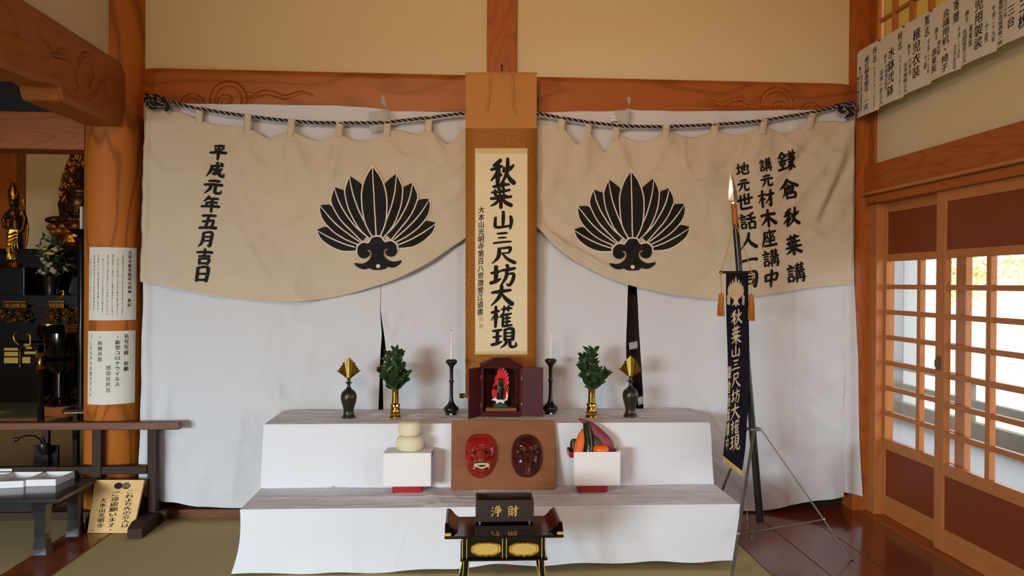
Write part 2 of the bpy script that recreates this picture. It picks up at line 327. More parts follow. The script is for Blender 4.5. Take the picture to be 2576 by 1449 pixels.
BR = {
'平': [[(26,14,7),(56,11,9),(76,12,9)],[(30,26,5),(38,42,9)],[(74,24,9),(62,42,4)],[(8,56,8),(50,52,9),(94,54,10)],[(50,14,8),(50,60,10),(50,98,6)]],
'成': [[(22,30,7),(50,27,8),(84,26,8)],[(26,30,8),(24,60,9),(8,96,3)],[(28,52,6),(46,50,8),(44,78,8),(34,76,4)],[(52,6,8),(58,46,10),(76,86,10),(92,92,8),(94,74,3)],[(80,44,7),(66,68,7),(48,86,3)],[(70,8,5),(82,18,9)]],
'元': [[(26,16,7),(52,13,9),(76,14,9)],[(6,40,8),(50,36,9),(94,38,10)],[(38,40,8),(34,64,9),(10,94,3)],[(62,40,8),(62,80,9),(72,90,9),(92,88,8),(94,72,3)]],
'年': [[(36,2,8),(28,18,8),(12,34,3)],[(30,18,6),(56,15,8),(86,16,8)],[(24,42,6),(52,39,8),(82,40,8)],[(28,42,7),(28,64,7)],[(4,66,8),(50,62,9),(96,64,10)],[(56,16,8),(56,60,9),(56,100,6)]],
'五': [[(16,14,8),(50,11,9),(84,12,9)],[(48,14,8),(42,50,9),(34,86,8)],[(18,50,7),(48,46,8),(74,44,9),(68,86,8)],[(4,90,8),(50,86,10),(96,88,11)]],
'月': [[(30,10,8),(30,50,9),(24,78,8),(8,98,3)],[(30,10,7),(76,8,9),(76,60,10),(74,92,9),(60,86,4)],[(32,36,6),(74,34,7)],[(32,60,6),(74,58,7)]],
'吉': [[(8,24,8),(50,20,9),(92,22,10)],[(50,2,8),(50,46,8)],[(20,48,7),(50,45,8),(80,46,8)],[(24,64,8),(28,96,8)],[(24,64,7),(76,62,9),(70,96,8)],[(28,92,7),(72,90,8)]],
'日': [[(24,10,9),(26,92,9)],[(24,10,8),(76,8,10),(74,92,10)],[(28,48,7),(72,46,8)],[(28,86,8),(74,84,8)]],
'鎌': [[(26,2,7),(16,18,7),(2,32,3)],[(26,4,6),(36,16,7),(48,26,6)],[(14,32,5),(38,30,6)],[(6,48,6),(44,46,7)],[(25,32,7),(25,88,7)],[(12,58,5),(16,70,6)],[(40,56,5),(34,70,4)],[(2,92,7),(46,84,6)],[(64,2,5),(68,10,6)],[(86,0,6),(80,10,4)],[(52,16,5),(96,14,6)],[(58,30,5),(88,29,6),(88,56,6)],[(50,43,5),(98,42,6)],[(58,56,5),(88,55,5)],[(68,16,6),(68,96,6)],[(80,16,6),(80,92,6)],[(66,62,5),(58,78,5),(48,90,2)],[(82,60,5),(90,76,7),(100,86,6)]],
'倉': [[(50,0,9),(32,24,9),(2,46,3)],[(50,4,6),(70,22,9),(98,38,10)],[(46,28,5),(54,34,6)],[(30,42,6),(70,40,8),(68,64,6)],[(30,42,7),(28,66,7),(14,88,3)],[(32,52,4),(68,51,5)],[(32,63,4),(68,62,5)],[(36,74,7),(38,98,7)],[(36,74,6),(80,72,8),(76,98,7)],[(38,95,6),(76,94,7)]],
'講': [[(14,6,5),(26,14,7)],[(4,24,6),(42,22,7)],[(10,38,5),(36,37,5)],[(10,52,5),(36,51,5)],[(10,66,6),(12,92,6)],[(10,66,5),(36,65,6),(34,92,6)],[(12,88,5),(34,87,5)],[(50,12,5),(96,10,5)],[(52,26,5),(94,25,5)],[(48,40,5),(100,38,6)],[(62,2,6),(62,40,6)],[(84,0,6),(84,40,6)],[(56,52,6),(56,98,6)],[(56,52,5),(92,51,6),(92,94,7),(84,92,3)],[(57,64,4),(91,63,4)],[(46,78,5),(102,76,6)],[(74,40,6),(74,78,6)]],
'材': [[(4,30,6),(44,26,7)],[(26,4,8),(26,98,8)],[(25,34,6),(4,72,3)],[(28,40,5),(42,56,6)],[(50,30,7),(98,26,8)],[(78,4,8),(78,90,9),(64,84,4)],[(76,34,7),(64,58,6),(44,80,3)]],
'木': [[(6,32,8),(50,27,9),(94,28,10)],[(50,2,9),(50,98,9)],[(48,34,7),(30,62,8),(4,86,3)],[(52,36,6),(72,62,10),(98,84,12)]],
'座': [[(50,0,6),(54,10,7)],[(16,16,6),(92,13,8)],[(18,16,8),(16,56,9),(4,96,3)],[(38,28,6),(24,56,3)],[(36,40,4),(44,52,6)],[(76,26,6),(62,56,3)],[(74,38,4),(86,52,7)],[(56,24,7),(56,90,7)],[(30,66,6),(86,64,7)],[(18,92,7),(98,89,9)]],
'中': [[(14,28,8),(18,64,8)],[(14,28,7),(86,25,9),(80,62,8)],[(18,60,7),(82,58,7)],[(50,2,9),(50,60,10),(50,100,5)]],
'地': [[(2,38,6),(38,34,7)],[(20,12,8),(20,76,7)],[(0,84,7),(22,76,8),(42,66,3)],[(40,46,6),(70,38,7),(92,32,8),(88,64,7),(80,62,3)],[(66,6,7),(66,66,7)],[(50,24,7),(50,78,8),(62,90,8),(94,88,8),(98,70,3)]],
'世': [[(2,38,8),(50,32,8),(98,28,8)],[(50,4,8),(50,62,7)],[(76,4,8),(76,60,7)],[(50,60,6),(76,58,6)],[(24,10,8),(24,60,8),(28,88,8),(92,86,8)]],
'話': [[(14,6,5),(26,14,7)],[(4,24,6),(42,22,7)],[(10,38,5),(36,37,5)],[(10,52,5),(36,51,5)],[(10,66,6),(12,92,6)],[(10,66,5),(36,65,6),(34,92,6)],[(12,88,5),(34,87,5)],[(92,4,7),(72,14,7),(50,18,3)],[(46,38,7),(100,34,8)],[(74,14,7),(74,58,7)],[(56,60,7),(58,98,7)],[(56,60,6),(92,58,8),(90,98,7)],[(58,94,6),(90,92,6)]],
'人': [[(48,6,9),(42,44,10),(4,96,3)],[(46,34,6),(66,66,10),(98,92,13)]],
'一': [[(6,54,9),(40,48,9),(80,46,9),(96,50,12)]],
'同': [[(16,10,8),(14,98,8)],[(16,10,7),(86,8,9),(86,92,10),(74,88,4)],[(32,32,6),(70,30,7)],[(34,50,6),(36,78,6)],[(34,50,5),(70,49,7),(68,78,6)],[(36,75,5),(68,73,5)]],
'財': [[(12,8,6),(14,70,6)],[(12,8,5),(42,7,7),(42,70,7)],[(14,28,4),(40,27,5)],[(14,47,4),(40,46,5)],[(14,67,5),(40,66,5)],[(18,74,6),(4,96,2)],[(34,74,5),(46,90,7)],[(50,30,7),(98,26,8)],[(78,4,8),(78,90,9),(64,84,4)],[(76,34,7),(64,58,6),(44,80,3)]],
'浄': [[(8,8,5),(18,18,7)],[(4,36,5),(14,46,7)],[(4,92,5),(14,78,7),(24,60,3)],[(56,2,7),(44,16,6),(32,26,2)],[(54,10,5),(80,8,6),(70,24,4)],[(38,30,5),(84,28,6),(84,62,6)],[(28,46,5),(100,43,6)],[(38,62,5),(86,60,5)],[(64,24,7),(64,92,8),(52,88,3)]],
'秋': [[(44,8,7),(30,20,9),(14,28,4)],[(6,42,5),(28,36,8),(48,30,6)],[(33,16,8),(33,55,11),(31,94,8)],[(31,48,7),(20,66,7),(6,80,3)],[(35,50,5),(46,62,6)],[(56,34,5),(54,48,7)],[(92,26,5),(80,38,8),(68,46,4)],[(70,4,7),(69,40,9),(60,68,7),(42,92,3)],[(66,54,5),(78,74,9),(94,88,10)]],
'葉': [[(18,18,6),(50,12,8),(84,8,6)],[(38,2,7),(40,26,7)],[(62,0,7),(58,24,7)],[(26,30,6),(30,52,7),(72,52,6)],[(46,26,6),(46,50,5)],[(62,24,6),(62,50,5)],[(12,40,5),(52,36,7),(88,30,5)],[(8,64,6),(50,60,8),(94,56,6)],[(50,52,8),(50,98,9)],[(46,64,6),(28,82,7),(8,92,3)],[(54,64,6),(72,80,9),(94,90,9)]],
'山': [[(50,4,8),(50,40,10),(48,80,7)],[(14,34,7),(12,62,9),(16,84,9),(50,82,8),(84,76,7)],[(84,28,8),(88,54,10),(82,92,6)]],
'三': [[(26,16,7),(52,13,10),(74,10,8)],[(32,46,6),(52,44,8),(70,42,6)],[(8,84,8),(50,76,9),(94,72,8)]],
'尺': [[(30,12,7),(56,8,8),(78,6,9),(74,36,6)],[(34,40,5),(72,36,6)],[(34,10,8),(32,50,10),(22,76,8),(4,98,3)],[(48,42,5),(66,70,9),(96,94,12)]],
'坊': [[(6,40,6),(24,36,9),(42,30,5)],[(24,10,9),(24,50,10),(22,78,8)],[(4,84,9),(24,76,9),(42,64,4)],[(66,4,8),(70,16,7)],[(46,28,6),(70,24,9),(96,18,7)],[(66,26,8),(62,58,8),(44,92,4)],[(64,46,5),(90,42,7),(88,70,8),(74,94,7),(64,86,3)]],
'大': [[(10,36,7),(48,30,10),(88,24,7)],[(50,4,9),(48,34,10),(34,64,9),(6,96,3)],[(50,40,5),(68,64,10),(94,88,13)]],
'権': [[(4,32,6),(22,28,8),(40,24,5)],[(24,6,8),(24,50,10),(22,96,7)],[(22,38,6),(4,66,3)],[(26,42,5),(36,52,5)],[(50,18,5),(72,14,8),(96,12,5)],[(62,4,6),(60,26,6)],[(82,2,6),(80,24,6)],[(60,30,5),(46,52,5)],[(46,44,5),(72,40,7),(94,36,5)],[(56,46,6),(56,92,8)],[(58,58,5),(88,54,6)],[(58,74,5),(88,70,6)],[(74,42,6),(74,88,6)],[(54,92,6),(76,90,7),(96,86,5)]],
'現': [[(6,16,6),(24,14,8),(40,10,6)],[(8,46,6),(24,44,7),(38,40,5)],[(24,14,8),(24,76,9)],[(2,82,8),(22,76,9),(42,66,4)],[(54,8,7),(54,60,8)],[(54,10,6),(84,6,9),(84,58,8)],[(56,26,5),(82,24,5)],[(56,42,5),(82,40,5)],[(54,58,5),(84,54,5)],[(62,58,7),(56,78,7),(38,96,3)],[(74,56,7),(74,84,8),(84,92,8),(98,84,6),(96,70,3)]],
}
def ribbon2(pts, wk=1.0, n=6, cap=True): # pts (x,y,w) -> verts, faces in 2d
    c = crv(pts, n); m = len(c); L = []; Rr = []
    for i in range(m):
        a = c[max(i-1, 0)]; b = c[min(i+1, m-1)]; dx, dy = b[0]-a[0], b[1]-a[1]; l = math.hypot(dx, dy) or 1
        w = c[i][2]*wk*.5; nx, ny = -dy/l*w, dx/l*w; L.append((c[i][0]+nx, c[i][1]+ny)); Rr.append((c[i][0]-nx, c[i][1]-ny))
    vs = L+Rr; fs = [(i, i+1, m+i+1, m+i) for i in range(m-1)]
    if cap:
        for i, j, sg in ((0, 1, -1), (m-1, m-2, -1)):
            dx, dy = c[i][0]-c[j][0], c[i][1]-c[j][1]; l = math.hypot(dx, dy) or 1; w = c[i][2]*wk*.5; k = len(vs)
            for t in (-.5, 0, .5):
                ca, sa = math.cos(t*2), math.sin(t*2); ux, uy = dx/l*w, dy/l*w; vs.append((c[i][0]+ux*ca*.8-uy*sa, c[i][1]+uy*ca*.8+ux*sa))
            fs.append((i, k, k+1, k+2, m+i))
    return vs, fs
def brush(ch, wk=1.5):
    k = (ch, 'b', wk)
    if k in _gl: return _gl[k]
    V = []; F = []
    for q, s in enumerate(BR[ch]):
        v, f = ribbon2([(x/100-.5, y/100-.5, w/100) for x, y, w in s], wk, 6); b = len(V); V += [(x, y, q) for x, y in v]; F += [tuple(i+b for i in g) for g in f]
    _gl[k] = (V, F); return _gl[k]
def vtext(mb, s, p0, p1, cw, fn, weight=.02, slant=0, brushy=0, off=0, fill=.98):
    """one vertical column of writing from p0 (top centre) to p1 (bottom centre); cw = character width"""
    n = len(s); dx, dy = (p1[0]-p0[0])/n, (p1[1]-p0[1])/n; l = math.hypot(dx, dy)
    ux, uy = dx/l, dy/l; px, py = uy, -ux   # along, across
    for i, ch in enumerate(s):
        if ch in ' 　': continue
        vs, fs = brush(ch, brushy) if brushy and ch in BR else glyph(ch, weight)
        cx, cy = p0[0]+dx*(i+.5), p0[1]+dy*(i+.5)
        pts = []
        for x, y, *q in vs:
            y2 = y+slant*x; X = x*cw; Y = y2*l*fill
            pts.append(fn(cx+px*X+ux*Y, cy+py*X+uy*Y)+Vector((-.3, -1, 0))*(.00009*q[0] if q else 0))
        k = len(mb.v); mb.add(pts, fs)
def fill2(outline, step=0, holes=()):
    vs = [Vector(p[:2]) for p in outline]; n = len(vs); ed = [(i, (i+1) % n) for i in range(n)]
    if step:
        xs = [v.x for v in vs]; ys = [v.y for v in vs]; x = min(xs)+step/2
        while x < max(xs):
            y = min(ys)+step/2
            while y < max(ys): vs.append(Vector((x, y))); y += step
            x += step
    r = geometry.delaunay_2d_cdt(vs, ed, [], 1, 1e-4)
    return [tuple(v) for v in r[0]], [tuple(f) for f in r[2]]
_f2 = fill2
def fill2(*a, **k):
    v, f = _f2(*a, **k); used = sorted({i for q in f for i in q}); mp = {i: n for n, i in enumerate(used)}
    return [v[i] for i in used], [tuple(mp[i] for i in q) for q in f]
# ------------------------------------------------------------------ setting: shell
XR = 2.365                       # right wall plane
CEIL = 3.75
struct(bx((-6, -2.6, -.1), (1.40, 9.6, 0)), 'floor', M['tatami'], 'beige woven floor matting', smooth=False)
for i, (a, b) in enumerate(((1.403, 1.67), (1.674, 1.957), (1.961, 2.42))):
    struct(bx((a, -2.6, -.1), (b, 4.55, .001)), 'trim_%d' % (i+1), M['floorwood'], 'polished dark red floorboard beside the sliding doors', bevel=.0015)
struct(bx((-2.075, -2.6, -.05), (-1.85, 4.36, .004)), 'trim_4', M['floorwood'], 'dark red wooden floor strip between the mats', bevel=.001)
# back wall: dark boards behind the sheets, plaster above the beam
struct(bx((-1.9, 4.50, 0), (2.36, 4.56, 2.3)), 'wall_back', M['darkwall'], 'dark board wall behind the white sheets', smooth=False)
struct(bx((-1.9, 4.472, 2.45), (.125, 4.56, CEIL)), 'wall_back', M['plaster'], 'cream plaster panel above the beam', smooth=False)
struct(bx((.27, 4.472, 2.45), (2.36, 4.56, CEIL)), 'wall_back', M['plaster'], 'cream plaster panel above the beam', smooth=False)
struct(bx((-1.83, 4.375, 0), (1.395, 4.50, .05)), 'baseboard_back', M['railwood'], bevel=.003)
struct(bx((.113, 4.43, 2.45), (.285, 4.56, CEIL)), 'trim_5', M['cedarZ'], 'short cedar post above the beam', bevel=.004)
# round pillar
pc = (-1.976, 4.46, 0)
struct(MB().lathe([(.150, 0), (.156, .01), (.156, CEIL)], pc, 64), 'pillar', M['column'], 'round wooden pillar with two paper notices', ang=1)
# corner post, right
struct(bx((2.279, 4.376, 0), (2.50, 4.56, CEIL)), 'corner_pillar', M['cedarZ'], 'square cedar corner post beside the sliding doors', bevel=.004)

# carved beam: one height field front with incised arabesques
def px_curve(pts, n=10): return crv(pts, n)
def groove_field(paths, X, Z, tow):
    """paths: list of (pts(px), half width m, depth m)"""
    D = np.zeros_like(X)
    for pts, hw, dep in paths:
        c = np.array([tow(*p[:2]) for p in px_curve(pts, 8)]); wf = np.array([p[2] if len(p) > 2 else 1. for p in px_curve(pts, 8)])
        best = np.full(X.shape, 1e9); bw = np.ones_like(X); side = np.zeros_like(X)
        for (a, b, w) in zip(c[:-1], c[1:], wf):
            d = b-a; l2 = (d**2).sum()+1e-12; t = np.clip(((X-a[0])*d[0]+(Z-a[1])*d[1])/l2, 0, 1)
            ex, ez = X-a[0]-t*d[0], Z-a[1]-t*d[1]; q = np.hypot(ex, ez); m = q < best
            best = np.where(m, q, best); bw = np.where(m, w, bw); side = np.where(m, np.sign(d[0]*ez-d[1]*ex), side)
        u = best/(hw*np.maximum(bw, .05)); s = side*u     # -1..1 across
        prof = np.maximum(np.exp(-((u-.82)/.20)**2)*np.where(s > 0, 1.0, .75), np.where(u < .82, .30*(1-u*u), 0))
        D = np.maximum(D, 1.45*dep*prof)
    return D
def swirl(cx, cy, r0, r1, a0, a1, n=22, sx=1, ky=1): # pixel spiral
    return [(cx+sx*(r0+(r1-r0)*i/n)*math.cos(math.radians(a0+(a1-a0)*i/n)), cy+ky*(r0+(r1-r0)*i/n)*math.sin(math.radians(a0+(a1-a0)*i/n))) for i in range(n+1)]
YB = 4.395
def beam_front():
    zt, zb = 2.517, 2.235; xs = np.concatenate([np.arange(-1.83, -.55, .0032), np.arange(-.55, 1.25, .03), np.arange(1.25, 2.282, .0032)]); zs = np.concatenate([[zt], np.arange(zt-.004, zb, -.0032), [zb]])
    X, Z = np.meshgrid(xs, zs); tow = lambda x, y: (lambda p: (p.x, p.z))(PY(x, y, YB))
    paths = [
        (swirl(575, 252, 46, 40, 95, 330)[0:1]+swirl(574, 250, 40, 40, 130, 370), .017, .010),
        (swirl(566, 258, 13, 16, 20, 330), .012, .008),
        ([(614, 262), (622, 236), (640, 240), (636, 250), (626, 252)], .010, .007),
        ([(620, 266, 1), (640, 243, 1), (664, 232, 1), (690, 236, 1), (715, 244, .9), (738, 238, .8), (760, 232, .5), (790, 240, .2)], .013, .009),
        ([(655, 238, 1), (668, 222, .2)], .012, .007),
        (swirl(483, 266, 25, 25, 175, 345), .015, .009),
        # right mirror
        (swirl(1956, 262, 37, 37, -180, 45), .016, .010),
        (swirl(1962, 272, 12, 14, 160, 420), .012, .008),
        ([(1914, 272), (1918, 250), (1908, 246), (1902, 254)], .010, .007),
        ([(1905, 275, 1), (1890, 262, 1), (1868, 250, 1), (1845, 252, 1), (1820, 262, .9), (1800, 258, .7), (1783, 249, .3)], .013, .009),
        ([(1880, 254, 1), (1872, 240, .2)], .012, .007),
        (swirl(2042, 285, 22, 22, 180, 350), .014, .009)]
    D = groove_field(paths, X, Z, tow)
    tz = (zt-Z); rnd = np.where(tz < .035, .02*(1-tz/.035)**2, 0)
    endl = np.clip(1-(X+1.83)/.10, 0, 1)**1.5*.045; endr = np.clip(1-(2.282-X)/.10, 0, 1)**1.5*.03
    Y = YB+D+rnd+endl+endr
    h, w = X.shape; mb = MB(); vs = [(X[j, i], Y[j, i], Z[j, i]) for j in range(h) for i in range(w)]
    vs += [(xs[i], 4.52, zt) for i in range(w)]+[(xs[i], 4.52, zb) for i in range(w)]
    fs = [(j*w+i, (j+1)*w+i, (j+1)*w+i+1, j*w+i+1) for j in range(h-1) for i in range(w-1)]
    t = h*w; fs += [(t+i, i, i+1, t+i+1) for i in range(w-1)]+[((h-1)*w+i, t+w+i, t+w+i+1, (h-1)*w+i+1) for i in range(w-1)]
    struct(mb.add(vs, fs), 'beam', M['beam'], 'carved wooden beam across the back wall', ang=1.2)
beam_front()
# rainbow beam running toward the viewer on the left, carved right face
XK = -1.871
def koryo():
    prof = [(4.31, 2.512), (-2.6, 2.53), (-2.6, 2.19), (3.25, 2.187), (3.50, 2.200), (3.60, 2.222), (3.66, 2.215), (3.69, 2.158), (4.285, 2.162), (4.335, 2.30), (4.335, 2.46)]
    m = MB().prism([(XK-.012, y, z) for y, z in prof], (XK-.012, 0, 0), (XK-.19, 0, 0))
    struct(m, 'beam', M['beamY'], 'carved rainbow beam running to the round pillar', bevel=.012)
    ys = np.concatenate([np.arange(4.335, 3.15, -.0032), np.arange(3.15, -2.6, -.12)]); n = 100
    def bot(y): return interp([(-2.6, 2.19), (3.25, 2.187), (3.5, 2.2), (3.6, 2.222), (3.66, 2.215), (3.69, 2.158), (4.285, 2.162), (4.336, 2.30)], y)
    def top(y): return interp([(-2.6, 2.53), (4.29, 2.512), (4.336, 2.47)], y)
    T = np.linspace(0, 1, n); Y = np.array([[y for y in ys] for t in T]); Z = np.array([[top(y)+(bot(y)-top(y))*t for y in ys] for t in T])
    tow = lambda x, y: (lambda p: (p.y, p.z))(PX(x, y, XK))
    paths = [
        (swirl(217, 177, 40, 42, 205, 430, sx=.47, ky=1.0), .013, .010),
        ([(198, 180), (198, 205), (206, 232), (222, 244), (240, 238), (252, 222), (258, 210), (268, 212), (272, 222), (266, 230)], .012, .009),
        ([(224, 192), (228, 204), (234, 200)], .010, .008),
        ([(198, 215, 1), (192, 180, 1), (182, 158, 1), (165, 145, 1), (148, 140, 1.1), (136, 136, 1), (128, 124, .9), (118, 106, .7), (108, 100, .3)], .012, .009),
        ([(136, 140, .8), (148, 128, .8), (158, 124, .9), (168, 134, .9), (168, 120, .3)], .010, .008),
        ([(186, 222), (190, 226), (200, 222)], .006, .006)]
    D = groove_field(paths, Y, Z, tow)
    zz = Z-2.187; gl = np.where(Y < 3.62, np.clip(1-np.abs(zz-.16)/.006, 0, 1)*.006, 0)
    edge = np.minimum(np.abs(T)[:, None], np.abs(1-T)[:, None])*.33; rn = np.clip(1-edge/.03, 0, 1)**2*.012
    X = XK-np.maximum(D, gl)-rn
    h, w = Y.shape; vs = [(X[j, i], Y[j, i], Z[j, i]) for j in range(h) for i in range(w)]
    fs = [(j*w+i, j*w+i+1, (j+1)*w+i+1, (j+1)*w+i) for j in range(h-1) for i in range(w-1)]
    struct(MB().add(vs, [f[::-1] for f in fs]), 'beam', M['beamY'], 'carved right face of the rainbow beam', ang=1.2)
koryo()
struct(bx((-2.0, -2.6, 2.48), (-1.948, 4.40, CEIL)), 'wall_left', M['plaster'], 'cream plaster above the rainbow beam', smooth=False)
# inner sanctum opening on the left
struct(bx((-6, 4.36, 2.045), (-2.10, 4.54, 2.25)), 'lintel', M['cedarX'], 'cedar lintel over the inner sanctum opening', bevel=.004)
struct(bx((-6, 4.70, 2.20), (-2.0, 4.76, CEIL)), 'wall_back', M['darkwall'], smooth=False)
struct(bx((-6, 9.40, 0), (-1.0, 9.5, CEIL)), 'wall_back', M['plaster'], 'cream plaster wall of the inner sanctum', smooth=False)
struct(bx((-6, 9.20, 0), (PY(41, 500, 9.2).x, 9.40, CEIL)), 'trim_6', M['cedarZ'], 'wooden post behind the standing gilt figure', bevel=.005)
struct(bx((-1.9, 4.56, 0), (-1.82, 9.5, CEIL)), 'wall_right', M['darkwall'], smooth=False)
struct(bx((-6.1, -2.6, 0), (-6, 9.6, CEIL)), 'wall_left', M['darkcedarZ'], smooth=False)
struct(bx((-6.1, -2.7, CEIL), (2.6, 9.6, CEIL+.1)), 'ceiling', M['darkcedarZ'], smooth=False)
# partition under the rainbow beam nearer the viewer, front wall with doorway
struct(bx((-6, -2.7, 0), (-5.0, -2.6, CEIL)), 'wall_front', M['darkcedarZ'], smooth=False)
struct(bx((-2.6, -2.7, 0), (2.5, -2.6, CEIL)), 'wall_front', M['darkcedarZ'], smooth=False)
struct(bx((-5.0, -2.7, 1.75), (-2.6, -2.6, CEIL)), 'wall_front', M['darkcedarZ'], smooth=False)
struct(bx((-14, -20, -.5), (3.5, -2.7, -.4)), 'unseen_dark_ground', mat('unseen_dark_ground', '6a6258', .95), smooth=False)  # unseen ground, added dark so the upper walls receive less light

# ------------------------------------------------------------------ right wall
struct(bx((XR+.005, -2.6, 2.02), (XR+.12, 4.56, 2.70)), 'wall_right', M['plaster'], 'cream plaster band over the sliding doors', smooth=False)
struct(bx((XR+.02, -2.6, 3.3), (XR+.12, 4.56, CEIL)), 'wall_right', M['plaster'], smooth=False)
struct(bx((XR-.035, -2.6, 1.868), (XR+.10, 4.50, 2.025)), 'trim_7', M['cedarY'], 'cedar rail over the sliding doors', bevel=.004)
struct(bx((XR-.06, -2.6, 1.848), (XR+.10, 4.375, 1.866)), 'trim_8', M['doorframeY'], 'thin ledge under the cedar rail', bevel=.003)
struct(bx((XR-.03, -2.6, 1.80), (XR+.10, 4.376, 1.846)), 'trim_9', M['cedarY'], 'grooved head track of the sliding doors', bevel=.003)
struct(bx((XR-.045, -2.6, -.1), (XR+.12, 4.376, .004)), 'trim_10', M['cedarY'], 'sill track of the sliding doors', bevel=.002)
struct(bx((XR, 4.295, 0), (XR+.11, 4.376, 1.80)), 'trim_11', M['doorframeZ'], 'door jamb by the corner post', bevel=.003)
struct(bx((XR-.01, 4.31, 2.02), (XR+.12, 4.376, CEIL)), 'trim_12', M['cedarZ'], 'upright beside the paper window', bevel=.003)
# papered window above
def ranma():
    z0, z1 = 2.70, 3.30; root = struct(bx((XR-.005, -.6, z0-.022), (XR+.06, 4.31, z0)), 'window_1', M['doorframeY'], 'papered lattice window above the right wall', bevel=.002)
    bx((XR+.030, -.6, z0), (XR+.033, 4.30, z1)).build('paper', M['shoji'], root, smooth=False)
    bx((XR-.005, -.6, z1), (XR+.06, 4.30, z1+.04)).build('frame', M['doorframeY'], root, bevel=.002)
    m = MB(); y = 4.330; k = 0
    while y > -.5:
        w = .022 if k == 0 else .055 if k % 5 == 0 else .02
        m.box((XR+.0, y-w, z0), (XR+.029, y, z1)); y -= w+.148; k += 1
    for z in (2.852, 3.004, 3.156): m.box((XR+.004, -.6, z-.009), (XR+.029, 4.30, z+.009))
    m.build('lattice', M['doorframeZ'], root, bevel=.0015)
ranma()
struct(bx((2.318, -.6, 2.668), (XR+.0, 4.36, 2.694)), 'trim_13', M['doorframeY'], 'thin rail under the papered window', bevel=.002)
# sliding doors
def door(num, y1, x, label):
    w = .78; y0 = y1-w; st = .075; t = .034
    root = struct(bx((x, y0, .006), (x+t, y0+st, 1.80)).box((x, y1-st, .006), (x+t, y1, 1.80)), 'door_%d' % num, M['doorframeZ'], label, bevel=.003)
    f = MB()
    for a, b in ((.006, .122), (.386, .447), (1.465, 1.507), (1.745, 1.80)): f.box((x+.001, y0+st, a), (x+t-.001, y1-st, b))
    f.build('rail', M['doorframeY'], root, bevel=.003)
    bx((x+.010, y0+st, .122), (x+.022, y1-st, .386)).build('panel', M['doorpanel'], root, smooth=False)
    bx((x+.010, y0+st, 1.507), (x+.022, y1-st, 1.745)).build('panel', M['doorpanel'], root, smooth=False)
    g = MB(); mid = (y0+y1)/2
    g.box((x+.002, mid-.016, .447), (x+t-.002, mid+.016, 1.465))
    for k in range(1, 7): z = .447+(1.465-.447)*k/7; g.box((x+.004, y0+st, z-.013), (x+t-.004, y1-st, z+.013))
    g.build('lattice', M['doorframeY'], root, bevel=.002)
    bx((x+.0215, y0+st, .447), (x+.0245, y1-st, 1.465)).build('pane', M['glass'], root, smooth=False)
    return root
door(1, 4.35, XR+.047, 'sliding lattice door next to the corner post')
d2 = door(2, 3.742, XR+.005, 'sliding lattice door with a metal latch')
lm = MB().box((XR-.001, 3.715-.02, .905), (XR+.005, 3.715+.004, .975)).tube([(XR-.012, 3.70, .915), (XR-.02, 3.70, .93), (XR-.02, 3.70, .955), (XR-.008, 3.70, .965)], .0045, 8)
lm.build('latch', M['pin'], d2)
door(3, 2.965, XR+.005, 'closed sliding lattice door'); door(4, 2.19, XR+.047, 'sliding lattice door'); door(5, 1.41, XR+.047, 'sliding lattice door'); door(6, .63, XR+.005, 'sliding lattice door')
struct(bx((XR, -2.6, 0), (XR+.1, -.2, 1.8)), 'wall_right', M['darkcedarZ'], smooth=False)

# ------------------------------------------------------------------ outside, seen through the doors
struct(bx((XR+.12, -6, -.12), (4.5, 14, -.03)), 'veranda_floor', M['deckwood'], 'pale veranda boards outside the doors', smooth=False)
def balus():
    t = thing('veranda_railing', (4.45, 4, -.03), 'weathered grey wooden railing along the veranda edge outside the doors', 'railing')
    bx((4.42, -4, -.03), (4.50, 14, .135)).build('bottom_rail', M['greywood'], t, bevel=.006)
    bx((4.43, -4, .232), (4.49, 14, .325)).build('middle_rail', M['greywood'], t, bevel=.006)
    bx((4.425, -4, .465), (4.495, 14, .515)).build('top_rail', M['greywood'], t, bevel=.01)
    for k in range(11): y = -3.2+1.62*k; bx((4.435, y-.04, .135), (4.485, y+.04, .465)).build('post', M['greywood'], t, bevel=.004)
balus()
gp = PX(2250, 800, 4.55); gq = PX(2277, 800, 4.55)
struct(bx((4.53, min(gp.y, gq.y), -.1), (4.7, max(gp.y, gq.y), 2.6)), 'veranda_post', M['greyplaster'], 'pale grey veranda post outside', bevel=.01)
struct(bx((XR+.12, -6, 2.5), (5.0, 14, 2.6)), 'veranda_ceiling', M['greywood'], smooth=False)
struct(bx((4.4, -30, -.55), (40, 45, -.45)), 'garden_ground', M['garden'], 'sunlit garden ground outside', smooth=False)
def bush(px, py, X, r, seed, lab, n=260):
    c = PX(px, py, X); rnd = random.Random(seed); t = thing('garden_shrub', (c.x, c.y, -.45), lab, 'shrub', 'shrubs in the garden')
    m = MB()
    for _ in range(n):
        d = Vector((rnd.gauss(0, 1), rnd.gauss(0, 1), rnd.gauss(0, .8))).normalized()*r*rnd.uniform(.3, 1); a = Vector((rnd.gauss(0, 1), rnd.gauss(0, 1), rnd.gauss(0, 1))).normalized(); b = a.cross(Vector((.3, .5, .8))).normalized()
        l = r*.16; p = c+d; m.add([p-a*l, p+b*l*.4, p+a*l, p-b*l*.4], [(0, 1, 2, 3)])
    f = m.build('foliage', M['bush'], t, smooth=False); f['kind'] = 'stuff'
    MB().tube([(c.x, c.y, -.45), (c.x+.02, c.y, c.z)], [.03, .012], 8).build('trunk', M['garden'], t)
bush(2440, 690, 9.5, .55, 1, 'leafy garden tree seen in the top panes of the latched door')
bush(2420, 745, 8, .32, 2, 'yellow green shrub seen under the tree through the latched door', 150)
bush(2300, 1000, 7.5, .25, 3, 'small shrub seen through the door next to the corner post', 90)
bush(2560, 670, 11, .5, 4, 'garden tree at the far edge of the latched door', 160)
